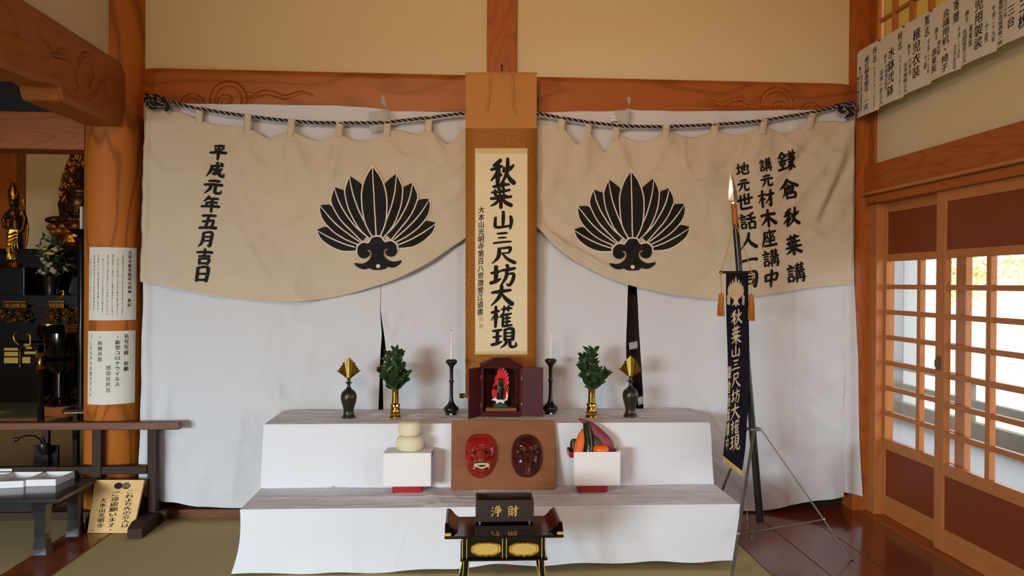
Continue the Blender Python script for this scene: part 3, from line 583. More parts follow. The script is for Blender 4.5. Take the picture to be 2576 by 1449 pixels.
# ------------------------------------------------------------------ hanging cloths
YS, YC = 4.366, 4.300        # sheet plane, curtain plane
def nz(x, z, s, seed=0): return noise.noise(Vector((x*s, z*s, seed*7.3)))
def ridge(x, z, s, seed=0):
    n = abs(noise.noise(Vector((x*s, z*s, seed*3.1)))); return max(0, 1-n*7)**1.5
def seg(x, y, x0, y0, x1, y1, w):
    dx, dy = x1-x0, y1-y0; l2 = dx*dx+dy*dy; t = max(0, min(1, ((x-x0)*dx+(y-y0)*dy)/l2)); d = math.hypot(x-x0-t*dx, y-y0-t*dy)
    return math.exp(-(d/w)**2)*math.sin(math.pi*min(1, max(0, t*.98+.01)))**.4
# --- white backing sheets
def sheet(name, label, top, bot, lx, rx, wf, nu, nv, parent=None, y=YS):
    """top/bot: px tables; lx/rx: tables y->x of the side edges"""
    def fn(u, v):
        xt = interp(lx, 270)+(interp(rx, 270)-interp(lx, 270))*u; yt = interp(top, xt); 
        xb0, xb1 = interp(lx, 1250), interp(rx, 1250); yb = interp(bot, xb0+(xb1-xb0)*u)
        py = yt+(yb-yt)*v; a, b = interp(lx, py), interp(rx, py); px = a+(b-a)*u
        p = PY(px, py, y); p.y -= wf(px, py); return p
    return MB().grid(fn, nu, nv)
def sheet_w(px, py):
    p = PY(px, py, YS); x, z = p.x, p.z; k = max(0, min(1, (py-560)/500))
    w = .010*(1+nz(x, z*.25, 2.6, 1))+k*.016*(1+math.sin(x*9+2.5*nz(x, z, .8, 2)))*.5
    w += .016*(.4+k)*nz(x+z*.9, (z-x)*.3, 4.2, 21)+.008*nz(x-z*.4, z*.6, 8, 22)+.0045*ridge(x, z, 3.2, 5)+.005*k*ridge(x*.8+z*.5, z*.5, 4, 6)
    for fx in (705, 1150, 1390, 1740, 2000): w += .0035*math.exp(-((px-fx)/4)**2)
    # gathers beside the seam in the middle and folds on the left
    w += .012*seg(px, py, 955, 780, 985, 860, 8)+.010*seg(px, py, 960, 800, 955, 1000, 9)+.008*seg(px, py, 1010, 760, 985, 850, 7)
    w += .007*seg(px, py, 630, 900, 585, 1270, 12)+.006*seg(px, py, 610, 1090, 665, 1160, 9)+.008*seg(px, py, 700, 760, 630, 1000, 14)
    w += .006*seg(px, py, 640, 790, 560, 860, 9)+.005*seg(px, py, 800, 790, 760, 960, 16)
    return w
sT = [(364, 262), (464, 262), (640, 264), (850, 267), (930, 272), (975, 277), (1171, 279), (1352, 281), (1480, 277), (1580, 277), (1600, 281), (1700, 283), (2040, 280), (2100, 275), (2160, 275)]
t = thing('backing_sheet', PY(660, 1270, YS), 'white sheet hung on the wall between the round pillar and the brass fan vases', 'sheet')
def wA(px, py):
    w = sheet_w(px, py); e = max(0, 1-(px-360)/40) if px < 400 else 0
    w += .02*math.exp(-((px-372)/10)**2)*(1 if py > 700 else .3)+.014*math.exp(-((px-420)/14)**2)*max(0, min(1, (py-850)/200))
    return w
sheet('x', '', sT, [(345, 1235), (400, 1255), (480, 1268), (560, 1274), (958, 1277)], [(262, 366), (700, 366), (1055, 357), (1260, 352)], [(262, 965), (780, 957), (840, 962), (900, 958), (1030, 954), (1260, 952)], wA, 120, 150).build('cloth', M['sheet'], t, ang=3)
t = thing('backing_sheet', PY(1260, 1270, YS), 'white sheet hung on the wall behind the long hanging scroll', 'sheet')
sheet('x', '', [(a, b+3) for a, b in sT], [(958, 1277), (1590, 1277)], [(262, 963), (780, 958), (830, 966), (880, 972), (930, 963), (1030, 966), (1260, 966)], [(262, 1590), (720, 1578), (900, 1573), (1030, 1598), (1260, 1602)], lambda a, b: sheet_w(a, b)-.004, 120, 150).build('cloth', M['sheet'], t, ang=3)
t = thing('backing_sheet', PY(1880, 1270, YS), 'white sheet hung on the wall behind the spear and tripod', 'sheet')
def wC(px, py):
    w = sheet_w(px, py); k = max(0, min(1, (py-720)/300))
    w += .012*k*math.exp(-((px-2085)/30)**2)
    return w
sheet('x', '', [(a, b-2) for a, b in sT], [(1600, 1290), (1880, 1284), (1905, 1285), (1960, 1275), (2050, 1255), (2117, 1246)], [(262, 1574), (720, 1600), (760, 1602), (1030, 1617), (1260, 1622)], [(262, 2150), (700, 2128), (1000, 2116), (1246, 2117)], wC, 110, 150).build('cloth', M['sheet'], t, ang=3)
def wF(px, py):
    p = PY(px, py, YS); return .012+.010*math.sin((px-2112)/9)+.004*nz(p.x, p.z, 5, 3)
sheet('x', '', [(2080, 276), (2160, 274)], [(2110, 1234), (2140, 1240), (2168, 1248)], [(262, 2100), (700, 2112), (1246, 2112)], [(262, 2150), (700, 2148), (900, 2158), (1100, 2161), (1250, 2168)], wF, 16, 120).build('folded_edge', M['sheet'], t, ang=3)
# tape holding the sheets, and over the black gap
def tape(quad, label, y=YS-.03):
    m = MB(); v = [PY(a, b, y) for a, b in quad]; m.add(v, [(3, 2, 1, 0)])
    o = m.build('tape_strip', M['tape'], None, solid=.0006); return tag(o, label, 'tape')
tape([(1582, 862), (1604, 858), (1604, 876), (1583, 880)], 'clear tape strip across the top of the black gap between the sheets', YS-.025)
tape([(1604, 1000), (1617, 996), (1618, 1016), (1606, 1020)], 'clear tape strip at the bottom of the black gap behind the fan vase', YS-.025)
tape([(927, 283), (978, 272), (980, 325), (930, 332)], 'clear tape on the sheet edge under the beam between the curtain loops', 4.30)
tape([(1545, 278), (1588, 275), (1582, 325), (1560, 327)], 'clear tape on the sheet edge under the beam beside the small printed label', 4.30)
tape([(958, 236), (966, 240), (975, 272), (960, 262)], 'loose end of clear tape stuck to the carved beam above the swirl curtain', YB-.004)
tape([(1575, 243), (1588, 243), (1586, 264), (1580, 262)], 'shiny loose tape end stuck to the plain middle of the carved beam', YB-.004)
m = MB(); m.add([PY(a, b, 4.305) for a, b in ((1535, 292), (1563, 292), (1563, 304), (1535, 304))], [(3, 2, 1, 0)])
tl = thing('cloth_label', PY(1549, 304, 4.305), 'tiny printed white label upside down at the top of the sheet', 'label')
m.build('label_base', M['whitepaper'], tl, smooth=False)
m = MB()
for i, ch in enumerate('NEILAIAD'): # small upside-down printing
    vs, fs = glyph(ch, .02); m.add([PY(1536.5+3.3*i-(q[0]+.1)*4.4, 298-q[1]*5.5, 4.3035) for q in vs], fs)
m.build('printing', M['ink'], tl, smooth=False)

# --- the crested curtain
LT = [(366, 262), (440, 278), (500, 301), (540, 312), (570, 314), (625, 324), (655, 338), (672, 347), (700, 342), (734, 332), (770, 347), (810, 356), (855, 338), (880, 350), (920, 353), (950, 342), (974, 330), (1010, 327), (1045, 337), (1078, 325), (1100, 345), (1130, 361), (1171, 322), (1260, 320),
      (1350, 315), (1400, 313), (1412, 318), (1438, 350), (1455, 366), (1480, 325), (1508, 370), (1527, 383), (1551, 340), (1590, 352), (1640, 355), (1673, 335), (1740, 345), (1796, 332), (1860, 341), (1919, 322), (1980, 333), (2041, 308), (2090, 304), (2130, 307), (2148, 300)]
LB = [(358, 708), (380, 712), (440, 722), (500, 735), (570, 747), (640, 755), (720, 758), (790, 754), (860, 742), (930, 723), (1000, 699), (1080, 659), (1140, 618), (1171, 597), (1215, 560), (1260, 545), (1310, 550), (1352, 572), (1390, 612), (1440, 650), (1500, 683), (1564, 710), (1650, 731), (1750, 747), (1830, 752), (1900, 745), (2000, 728), (2060, 720), (2120, 715), (2144, 716)]
TABS = [(501, 268, 310), (625, 289, 332), (734, 301, 346), (855, 306, 347), (974, 305, 344), (1078, 293, 331), (1412, 293, 327), (1480, 304, 335), (1551, 311, 351), (1673, 316, 348), (1796, 312, 346), (1919, 302, 339), (2041, 287, 326)]
def edge_top(x): return sinterp(LT, x) if not (1410 < x < 1560) else interp(LT, x)
def edge_bot(x): return sinterp(LB, x)
def curtain_w(px, py):
    p = PY(px, py, YC); x, z = p.x, p.z; yt, yb = edge_top(px), edge_bot(px); d = py-yt
    w = .012*nz(x, z, 1.7, 11)+.026*nz(x+z*.6, z*.5, 4.2, 12)+.010*nz(x*1.2-z, z*.8, 9, 15)+.006*ridge(x, z, 3.4, 13)+.002*ridge(x+z, z*.6, 6, 14)
    # tab folds
    bt = min(abs(px-t[0]) for t in TABS); w += .010*math.exp(-max(d, 0)/110)*(math.exp(-(bt/26)**2)-.5)
    # drape folds gathered toward the middle
    c = max(0, 1-abs(px-1260)/330); e = yb-py
    w += c*.011*math.sin(e/11.+.8)*math.exp(-e/85)+.004*max(0, 1-abs(px-1260)/600)*math.sin(e/21.)*math.exp(-e/110)
    w += .004*math.exp(-((e-16)/5)**2)*0
    for s in CREASES: w += 3.2*s[5]*seg(px, py, *s[:5])
    w += .012*math.exp(-((px-(372-(py-262)*.02))/6)**2)
    return w
CREASES = [(1352, 575, 1560, 690, 9, .006), (1380, 640, 1470, 668, 7, .004), (520, 360, 470, 640, 26, .004), (640, 350, 700, 500, 20, -.004), (600, 460, 640, 560, 10, .003), (590, 560, 690, 720, 9, .003), (735, 350, 700, 480, 14, .004), (735, 350, 790, 470, 14, .004), (855, 350, 830, 440, 14, .004), (975, 345, 1040, 470, 16, .004), (1078, 335, 1010, 440, 16, .004), (1080, 335, 1150, 470, 16, .004),
           (1412, 330, 1380, 500, 16, .004), (1480, 340, 1450, 430, 12, .005), (1551, 352, 1580, 420, 14, .004), (1673, 350, 1620, 470, 18, .004), (1673, 350, 1740, 430, 18, .003), (1797, 348, 1740, 520, 22, .004), (1920, 340, 1880, 420, 16, .004), (2041, 330, 2120, 420, 22, .005), (2140, 320, 2050, 560, 16, .007), (2140, 400, 2065, 560, 12, -.006), (2138, 330, 1985, 520, 14, .006), (2060, 340, 1960, 470, 14, -.006), (1680, 640, 1930, 560, 22, .004), (1720, 470, 1860, 440, 8, .003), (1850, 600, 2020, 520, 16, .003), (1900, 700, 2060, 640, 12, .003)]
def CP(px, py, off=0):
    p = PY(px, py, YC); w = curtain_w(px, py); p.y = YC-w-off; return p
CT = thing('festival_curtain', PY(1260, 740, YC), 'cream cotton curtain with two black feather fan crests hung by loops from a striped rope', 'curtain')
def cfn(u, v):
    px = 364+(2148-364)*u; yt, yb = edge_top(px), edge_bot(px); py = yt+(yb-yt)*v
    if px < 420: px -= (py-262)/448*10*(1-(px-364)/56)
    if px > 2120: px -= max(0, py-500)/216*4*(px-2120)/28
    return CP(px, py)
MB().grid(cfn, 470, 110).build('cloth', M['curtain'], CT, ang=3, solid=.0008)
def hem(u, v):
    px = 358+(2144-358)*u; yb = edge_bot(px); py = yb-9*(1-v)+1.5*v; p = CP(px, min(py, yb), 0); p.z = PY(px, py, YC).z; p.y -= .0015+.0025*math.sin(math.pi*v); return p
MB().grid(hem, 300, 4).build('hem', M['curtain'], CT, ang=3)
for x, y0, y1 in TABS:
    def tf(u, v):
        py = y0+(y1-y0)*v; px = x-9+18*u+(v-.5)*-3; k = max(0, 1-v/.45); yy = YC-.020*k-.004
        a = CP(px, max(py, edge_top(px)+1), .003); p = PY(px, py, YC); p.y = yy*k+(1-k)*a.y; return p
    tm = MB().grid(tf, 3, 12)
    tm.grid(lambda u, v: PY(x-9+18*u, y0+14*v*v, YC+.004+.012*v-.022*(1-v)**3), 3, 6)
    tm.build('loop', M['curtain'], CT, ang=3, solid=.001)
# crests
CX0, CY0 = 716, 868
def mir(p): return [(-a,)+tuple(b) for a, *b in p]
def rel(p): return [((q[0]-CX0)/100, (q[1]-CY0)/100)+tuple(q[2:]) for q in p]
FE = [ # outer contour from tip to base on the outer side, inner contour, midrib
 ([(1422,748),(1370,860),(1250,960),(1120,1015),(960,1022)], [(1422,748),(1350,722),(1285,725),(1150,840),(960,950)], [(1422,748),(1260,850),(1100,930),(960,980)]),
 ([(1360,465),(1365,540),(1330,650),(1220,780),(1080,880),(940,945)], [(1360,465),(1280,460),(1215,490),(1100,700),(900,900)], [(1360,465),(1230,640),(1100,770),(920,915)]),
 ([(1175,265),(1220,390),(1210,480),(1130,640),(1020,770),(890,915)], [(1175,265),(1110,290),(1055,330),(980,560),(840,860)], [(1175,265),(1130,430),(1060,580),(960,730),(850,840)]),
 ([(990,145),(1045,280),(1050,370),(1020,530),(950,700),(880,805),(800,885)], [(990,145),(900,210),(840,285),(800,500),(770,850)], [(990,145),(960,350),(900,560),(830,720),(780,830)]),
]
CEN = [(716,40),(800,170),(850,320),(862,480),(840,700),(762,870)]
BODY = [(716,866),(770,878),(812,936),(850,930),(900,936),(945,980),(952,1040),(920,1098),(870,1112),(825,1094),(806,1060),(812,1036),(838,1026),(838,1016),(800,1025),(787,1065),(800,1110),(840,1150),(900,1172),(992,1158),(975,1195),(920,1230),(870,1240),(822,1228),(785,1250),(716,1258)]
def crest(fn, parent, name='crest', label=None, dark=None, light=None, lw=.12, grid=.3):
    """fn(x, y, layer) maps crest units to the surface"""
    blk = MB(); wht = MB()
    def put(mb, vf, lay): mb.add([fn(a, b, lay) for a, b, *_ in vf[0]], vf[1])
    for k, (o, i, r) in enumerate(FE):
        for sg in (1, -1):
            O = [(sg*a, b) for a, b in rel(o)]; I = [(sg*a, b) for a, b in rel(i)]; Rb = [(sg*a, b) for a, b in rel(r)]
            out = crv(O, 5)+crv(I, 5)[::-1][:-1]
            put(blk, fill2(out, grid), 1+2*k); put(wht, ribbon2([p+(lw*1.2,) for p in O], 1, 6), 2+2*k)
            if k: put(wht, ribbon2([p+(lw*1.1,) for p in O], 1, 6), 2+2*k)
            put(wht, ribbon2([p+(lw*1.25 if j else lw*.7,) for j, p in enumerate(Rb)], 1, 6), 2+2*k)
    h = rel(CEN); out = crv(h, 6)+[(-a, b) for a, b in crv(h, 6)[::-1]][:-1]
    put(blk, fill2(out, grid), 9)
    for sg in (1, -1): put(wht, ribbon2([(sg*a, b, lw*1.3) for a, b in h], 1, 12), 10)
    put(wht, ribbon2([(0, -8.2, lw), (0, -4, lw*1.2), (0, 0, lw*1.3)], 1, 24), 10.6)
    b = rel(BODY); half = crv(b[:12], 4)[:-1]+crv(b[12:14], 2)[:-1]+crv(b[13:20], 4)[:-1]+crv(b[19:], 4)
    out = half+[(-x, y) for x, y in half[::-1]][1:-1]
    put(blk, fill2(out, grid*.6), 11)
    tl_ = rel([(716,862),(772,874),(814,930),(852,924),(902,930),(952,977),(960,1042)])
    for sg in (1, -1): put(wht, ribbon2([(sg*a, c, lw*1.5) for a, c in tl_], 1, 6), 12)
    cx, cy = rel([(716, 1213)])[0]; put(wht, fill2([(cx+.24*math.cos(t*.314), cy+.24*math.sin(t*.314)) for t in range(20)]), 12)
    o = blk.build(name, dark or M['ink'], parent, smooth=False, label=label); wht.build('white_lines', light or M['crestwhite'], o, smooth=False)
    return o
def crest_map(tip, hole, kx):
    ax, ay = hole[0]-tip[0], hole[1]-tip[1]; L = math.hypot(ax, ay); ux, uy = ax/L, ay/L; s = L/(12.13-.40)   # crest units tip(-8.28) .. hole(3.45)
    def f(x, y, lay):
        t = (y+8.28)*s; q = x*s*kx; return CP(tip[0]+ux*t+uy*q, tip[1]+uy*t-ux*q, .0024+.0009*lay)
    return f
# tips / holes in photo pixels
crest(crest_map((937.3, 417.5), (951.8, 669.6), 1.0), CT, 'crest', 'black feather fan crest')
crest(crest_map((1586.5, 428.5), (1591, 671.5), 1.0), CT, 'crest', 'black feather fan crest')
def ctext(s, p0, p1, cw, wt=.03, sl=-.09, fill=.98, lab=None):
    m = MB(); vtext(m, s, p0, p1, cw, lambda x, y: CP(x, y, .0036), wt, sl, brushy=1.95, fill=fill*.93); return m.build('lettering', M['ink'], CT, smooth=False)
ctext('平成元年五月吉日', (551, 360), (506, 712), 45, .035)
ctext('鎌倉秋葉講', (1977, 370), (2003, 722), 46, .03, fill=.74)
ctext('講元', (1922, 396), (1930, 474), 32, .03, fill=.9)
ctext('材木座講中', (1926, 474), (1940, 726), 40, .03, fill=.92)
ctext('地元', (1866, 404), (1872, 486), 31, .03, fill=.86)
ctext('世話人一同', (1873, 484), (1888, 728), 40, .03, fill=.92)

# --- striped rope
RP = [(372, 250), (430, 257), (470, 267), (501, 273), (560, 283), (625, 292), (680, 299), (734, 304), (790, 308), (855, 309), (920, 309), (974, 307), (1030, 301), (1078, 296), (1125, 290), (1171, 285), (1260, 280), (1352, 286), (1412, 296), (1480, 307), (1551, 315), (1610, 318), (1673, 318), (1740, 316), (1796, 313), (1860, 309), (1919, 303), (1980, 293), (2041, 283), (2090, 272), (2142, 258)]
rope = thing('striped_rope', PY(1260, 285, YC-.012), 'black and white twisted rope strung under the carved beam', 'rope')
def twist(pts3, r, turn=.055, n=8, sw=.27):
    P = [Vector(p) for p in pts3]; core = MB().tube(P, r, n); L = 0; hx = []; acc = [0]
    for a, b in zip(P, P[1:]): acc.append(acc[-1]+(b-a).length)
    st = int(acc[-1]/.004); j = 0; strands = MB()
    for ph in (0, math.pi):
        hx = []; j = 0
        for i in range(st+1):
            s = acc[-1]*i/st
            while j < len(P)-2 and acc[j+1] < s: j += 1
            d = (P[j+1]-P[j]); t = (s-acc[j])/max(1e-9, acc[j+1]-acc[j]); c = P[j]+d*t; d = d.normalized(); u = d.cross(Vector((0, 0, 1)) if abs(d.z) < .9 else Vector((0, 1, 0))).normalized(); v = d.cross(u); a = s/turn*2*math.pi*.5+ph
            hx.append(c+(u*math.cos(a)+v*math.sin(a))*r*.84)
        strands.tube(hx, r*sw, 5)
    return core, strands
rp = [PY(x, y, YC-.012) for x, y in crv(RP, 4)]
c_, s_ = twist(rp, .0088, .032); c_.build('black_strand', M['ropeblack'], rope); s_.build('white_strand', M['ropewhite'], rope)
def knot(cx, cy, pts, nm):
    kb, kw = MB(), MB()
    for pl in pts:
        a, b = twist([PY(x, y, YC-.02-dd) for x, y, dd in crv(pl, 6)], .0115, .05, 8, .2); kb.add(a.v, a.f); kw.add(b.v, b.f)
    k = kb.build('knot', M['ropeblack'], rope); kw.build('white_strand', M['ropewhite'], k)
knot(395, 255, [[(366, 238, 0), (385, 246, .02), (408, 252, .03), (424, 262, .02), (420, 276, .01)], [(368, 252, .01), (380, 264, .03), (402, 262, .035), (412, 248, .02), (392, 242, .02), (374, 248, .03), (372, 260, .02)], [(376, 240, .0), (398, 258, .04), (418, 258, .03), (424, 270, .02), (418, 279, .01)], [(366, 246, .02), (376, 270, .02), (396, 268, .03), (416, 256, .03)]], 'l')
knot(2125, 265, [[(2100, 268, .0), (2120, 262, .02), (2140, 264, .03), (2150, 274, .02), (2138, 288, .02), (2128, 300, .01)], [(2108, 272, .01), (2118, 280, .03), (2136, 272, .035), (2146, 262, .02), (2128, 260, .02), (2112, 268, .03)], [(2112, 264, .0), (2130, 276, .04), (2146, 284, .03), (2136, 294, .02)]], 'r')

# ------------------------------------------------------------------ hanging scroll
YH = 4.244
sc = thing('hanging_scroll', PY(1260, 900, YH), 'long vertical hanging scroll with bold brush writing on a brown brocade mount', 'scroll')
def sp(x, y, o=0):
    p = PY(x, y, YH); k = max(0, (330-y)/145); p.y = YH+.035*max(0, (y-600)/400)*.6-o; return p
def squad(x0, y0, x1, y1, o, nu=4, nv=12): return MB().grid(lambda u, v: sp(x0+(x1-x0)*u, y0+(y1-y0)*v, o), nu, nv)
squad(1171, 186, 1350, 1000, 0).build('brocade_mount', M['brocade'], sc, ang=3, solid=.0012)
squad(1171, 184, 1350, 323, .0018).build('silk_top', M['tan'], sc, ang=3)
squad(1195, 373, 1327, 892, .0018).build('cream_border', M['cream'], sc, ang=3)
squad(1195.5, 387, 1326, 884, .003).build('writing_paper', M['scrollpaper'], sc, ang=3)
a, b = sp(1166, 997, -.004), sp(1354, 997, -.004)
MB().tube([a, b], .012, 16).build('roller', M['brocade'], sc)
MB().tube([a-Vector((.022, 0, 0)), a], .0135, 16).build('roller_knob', M['black'], sc); MB().tube([b, b+Vector((.022, 0, 0))], .0135, 16).build('roller_knob', M['black'], sc)
MB().tube([sp(1170, 185, .002), sp(1351, 185, .002)], .006, 10).build('top_rod', M['tan'], sc)
MB().tube(crv([sp(1231, 185, .003), sp(1250, 181, .004), sp(1262, 180, .004), sp(1275, 181, .004), sp(1293, 185, .003)], 4), .0016, 6).build('hanging_cord', M['cord'], sc)
for pts in ([(1232, 190), (1233, 215), (1231, 240), (1227, 262), (1224, 280)], [(1288, 190), (1290, 220), (1291, 250), (1291, 264), (1296, 280), (1300, 292)]):
    m = MB(); c = crv([(x, y) for x, y in pts], 6)
    for k in (0, 1): pass
    vs = [sp(x+dx, y, .006+.002*math.sin(y*.35)+dx*.0006) for x, y in c for dx in (-3, 3)]; m.add(vs, [(2*i, 2*i+1, 2*i+3, 2*i+2) for i in range(len(c)-1)]).build('hanging_strip', M['tan'], sc, solid=.001)
m = MB()
BX = [('秋', 1264, 396, 470, 66), ('葉', 1260, 458, 524, 60), ('山', 1266, 530, 580, 54), ('三', 1263, 582, 618, 50), ('尺', 1266, 620, 664, 62), ('坊', 1265, 664, 722, 66), ('大', 1262, 716, 772, 60), ('権', 1262, 768, 826, 56), ('現', 1268, 824, 878, 64)]
for ch, cx, y0, y1, w in BX: vtext(m, ch, (cx, y0), (cx, y1), w, lambda x, y: sp(x, y, .0042), brushy=1.75)
m.build('lettering', M['ink'], sc, smooth=False)
m = MB(); vtext(m, '大本山光明寺第百八世澂誉江道書', (1211, 519), (1208, 794), 16, lambda x, y: sp(x, y, .0042), .02, -.15); m.build('lettering', M['ink'], sc, smooth=False)
m = MB()
for y in (797, 816):
    for (x0, y0, x1, y1) in ((1206, y, 1215, y+1.4), (1206, y+9, 1215, y+10), (1206, y, 1207.2, y+10), (1213.8, y, 1215, y+10), (1208.5, y+3, 1212.8, y+4.2), (1208.5, y+6, 1212.8, y+7.2), (1210, y+2.2, 1211.2, y+8)):
        m.add([sp(x0, y0, .0042), sp(x1, y0, .0042), sp(x1, y1, .0042), sp(x0, y1, .0042)], [(3, 2, 1, 0)])
m.build('seal', mat('seal_red', 'b5836a', .8), sc, smooth=False)
nl = MB().tube([PY(1262, 165, 4.43), PY(1262, 169, 4.40), PY(1262, 181, YH-.003)], .003, 8).ell(PY(1262, 165, 4.425), (.006, .006, .006))
tag(nl.build('iron_nail', M['cork']), 'dark iron hook nail in the short post above the scroll', 'nail')

# ------------------------------------------------------------------ notices on the round pillar
def pillar_paper(px0, px1, y0, y1, cols, label, skew=0):
    # px on a cylinder of radius .158 round the pillar axis
    def cy(px, py, o=0):
        d = _ray(px, py); r = .1575+o; a = d.x*d.x+d.y*d.y; bq = d.x*(-pc[0])+d.y*(-pc[1]); c = pc[0]**2+pc[1]**2-r*r
        disc = max(0, bq*bq-a*c); t = (-bq-math.sqrt(disc))/a; return CAM+d*t
    def lx(py): return px0+skew*(py-y0)
    th = thing('paper_notice', cy((px0+px1)/2, y1), label, 'notice')
    # straight-edged sheet wrapped around: use cylinder angle for x and world z
    A = [cy(px0, y0), cy(px1, y0)]; ang = [math.atan2(p.y-pc[1], p.x-pc[0]) for p in A]; zt = PY((px0+px1)/2, y0, pc[1]-.156).z; zb = PY((px0+px1)/2, y1, pc[1]-.156).z
    def W(u, v, o=0):
        t = ang[0]+(ang[1]-ang[0])*(u-.012*v); r = .1568+o; return Vector((pc[0]+r*math.cos(t), pc[1]+r*math.sin(t), zt+(zb-zt)*v))
    MB().grid(lambda u, v: W(u, v, .0008+.0006*v), 24, 12).build('sheet', M['paper'], th, ang=3)
    asp = (ang[1]-ang[0])*.157/(zt-zb)
    for s, u, v0, v1, w, mt in cols:
        m = MB(); vtext(m, s, (u, v0), (u, v1), w, lambda x, y: W(x, y, .0022), .008 if mt == 'inksoft' else .014, 0, fill=.9); m.build('lettering', M[mt], th, smooth=False)
pillar_paper(225, 344, 622, 806, [('光明寺繁栄稲荷大明神　縁起', .84, .04, .82, .075, 'ink')]+[(s, .70-.093*i, .10+(.05 if i % 3 == 1 else 0), .93 if i < 5 else .86, .03, 'inksoft') for i, s in enumerate(('光明寺開山良忠上人はこの地に念仏道場を開き多くの信者が', '参りましたある時上人は山中に倒れた狐を助けました', '狐は恩返しに御礼として秘薬の種を残しこれを植え', '薬草を育て信仰を広めたところ疫病に苦しむ人々は', '救われたといいますその後境内に社殿を建立し', '守護神として祀り繁栄稲荷大明神と名付け', '商売繁盛家内安全学業成就無病息災', '光明寺の鎮守として信仰されています'))], 'white paper notice with dense small writing, upper of two on the round pillar')
pillar_paper(222, 341, 833, 1018, [('名号写経　祈願', .80, .04, .56, .10, 'ink'), ('・新型コロナウイルス', .635, .05, .76, .10, 'ink'), ('感染症終息', .47, .46, .84, .10, 'inksoft'), ('・病魔退散', .30, .05, .42, .10, 'inksoft'), ('「こちらからお書き下さい', .09, .05, .90, .075, 'inksoft')], 'white paper notice with five columns of large writing, lower of two on the round pillar')

# ------------------------------------------------------------------ donation notices on the right wall
XN = PY(2157, 157, 4.345).x
NT = [2157, 2212.5, 2273.5, 2342.5, 2419, 2508, 2606]
def topy(x): return interp([(2157, 157), (2212, 126), (2273, 93), (2342, 54), (2419, 10), (2508, -42), (2606, -99)], x)
NOTES = [
 ([('特志', .80, .07, .30, .17), ('平成三十年十二月吉日', .80, .36, .95, .06), ('献灯献香献花　一式', .46, .14, .93, .19), ('施主', .14, .24, .36, .09), ('神奈川教区吉水講', .07, .38, .92, .13), ('藤沢生松横浜各組檀信徒', .22, .38, .90, .07)], 'leftmost of the row of brush written paper notices, beside the corner post'),
 ([('特志', .86, .06, .32, .17), ('平成二十九年十二月二十八日', .88, .40, .95, .06), ('水鉢弐鉢', .52, .20, .92, .26), ('施主', .27, .26, .40, .10), ('中郡組大運寺', .33, .42, .80, .10), ('石垣一彦上人', .12, .46, .98, .15)], 'notice reading water bowls, second of the row from the corner post'),
 ([('篤志', .86, .04, .34, .17), ('平成二十七年', .92, .38, .86, .08), ('十夜', .82, .56, .78, .09), ('稚児衣装', .50, .14, .84, .28), ('施主', .22, .30, .46, .11), ('小坪寺', .27, .50, .76, .11), ('石井晃陵上人', .10, .54, .98, .15)], 'notice reading child robes, third of the row from the corner post'),
 ([('寄贈', .84, .05, .37, .18), ('平成二十五年', .93, .44, .86, .07), ('五月吉日', .82, .64, .98, .09), ('会議用机・椅子', .52, .10, .96, .22), ('施主', .20, .28, .46, .11), ('港北組', .30, .48, .68, .10), ('源東院', .14, .56, .90, .18)], 'notice reading meeting desks and chairs, fourth of the row from the corner post'),
 ([('特志', .86, -.02, .26, .16), ('平成二十九年', .92, .40, .88, .09), ('十夜', .74, .56, .84, .09), ('稚児用袈裟', .52, .04, .88, .24), ('施主', .18, .28, .44, .11), ('蓮乗院', .30, .50, .80, .10), ('吉田宣生上人', .12, .52, 1.0, .14)], 'notice reading child stoles, fifth of the row from the corner post'),
 ([('三宝三枚', .72, .10, .9, .22), ('陣台　三台', .42, .06, .82, .2), ('平成三十年', .26, .30, .66, .09), ('五重相伝会成満者一同', .13, .32, 1.0, .13)], 'notice cut by the photo edge, farthest from the corner post')]
for k, (cols, lab) in enumerate(NOTES):
    a, b = PX(NT[k], topy(NT[k]), XN), PX(NT[k+1], topy(NT[k+1]), XN); zt = 2.683-.002*k; zb = 2.297+.010*k
    b = b+Vector((0, -.004, 0)); y0, y1 = a.y, b.y
    def N_(u, v, o=0, y0=y0, y1=y1, zt=zt, zb=zb, k=k):
        return Vector((XN-.001-.012*math.sin(math.pi*u)*v*v*(.4+.3*(k % 2))-o, y0+(y1-y0)*u, zt+(zb-zt)*v))
    th = thing('donation_notice', N_(.5, 1), lab, 'notice', 'row of donation notices')
    MB().grid(N_, 8, 10).build('sheet', M['paper'], th, ang=3)
    m = MB()
    for s, u, v0, v1, w in cols: vtext(m, s, (u, max(v0, .01)), (u, min(v1, .985)), w*1.05, lambda x, y: N_(x, y, .0018), .012, -.13, fill=.98)
    m.build('lettering', M['ink'], th, smooth=False)
    for u in (.03, .97): p = N_(u, .015, .002); MB().ell(p, (.0035, .0055, .0055), 10, 8).build('pin', M['pin'], th)
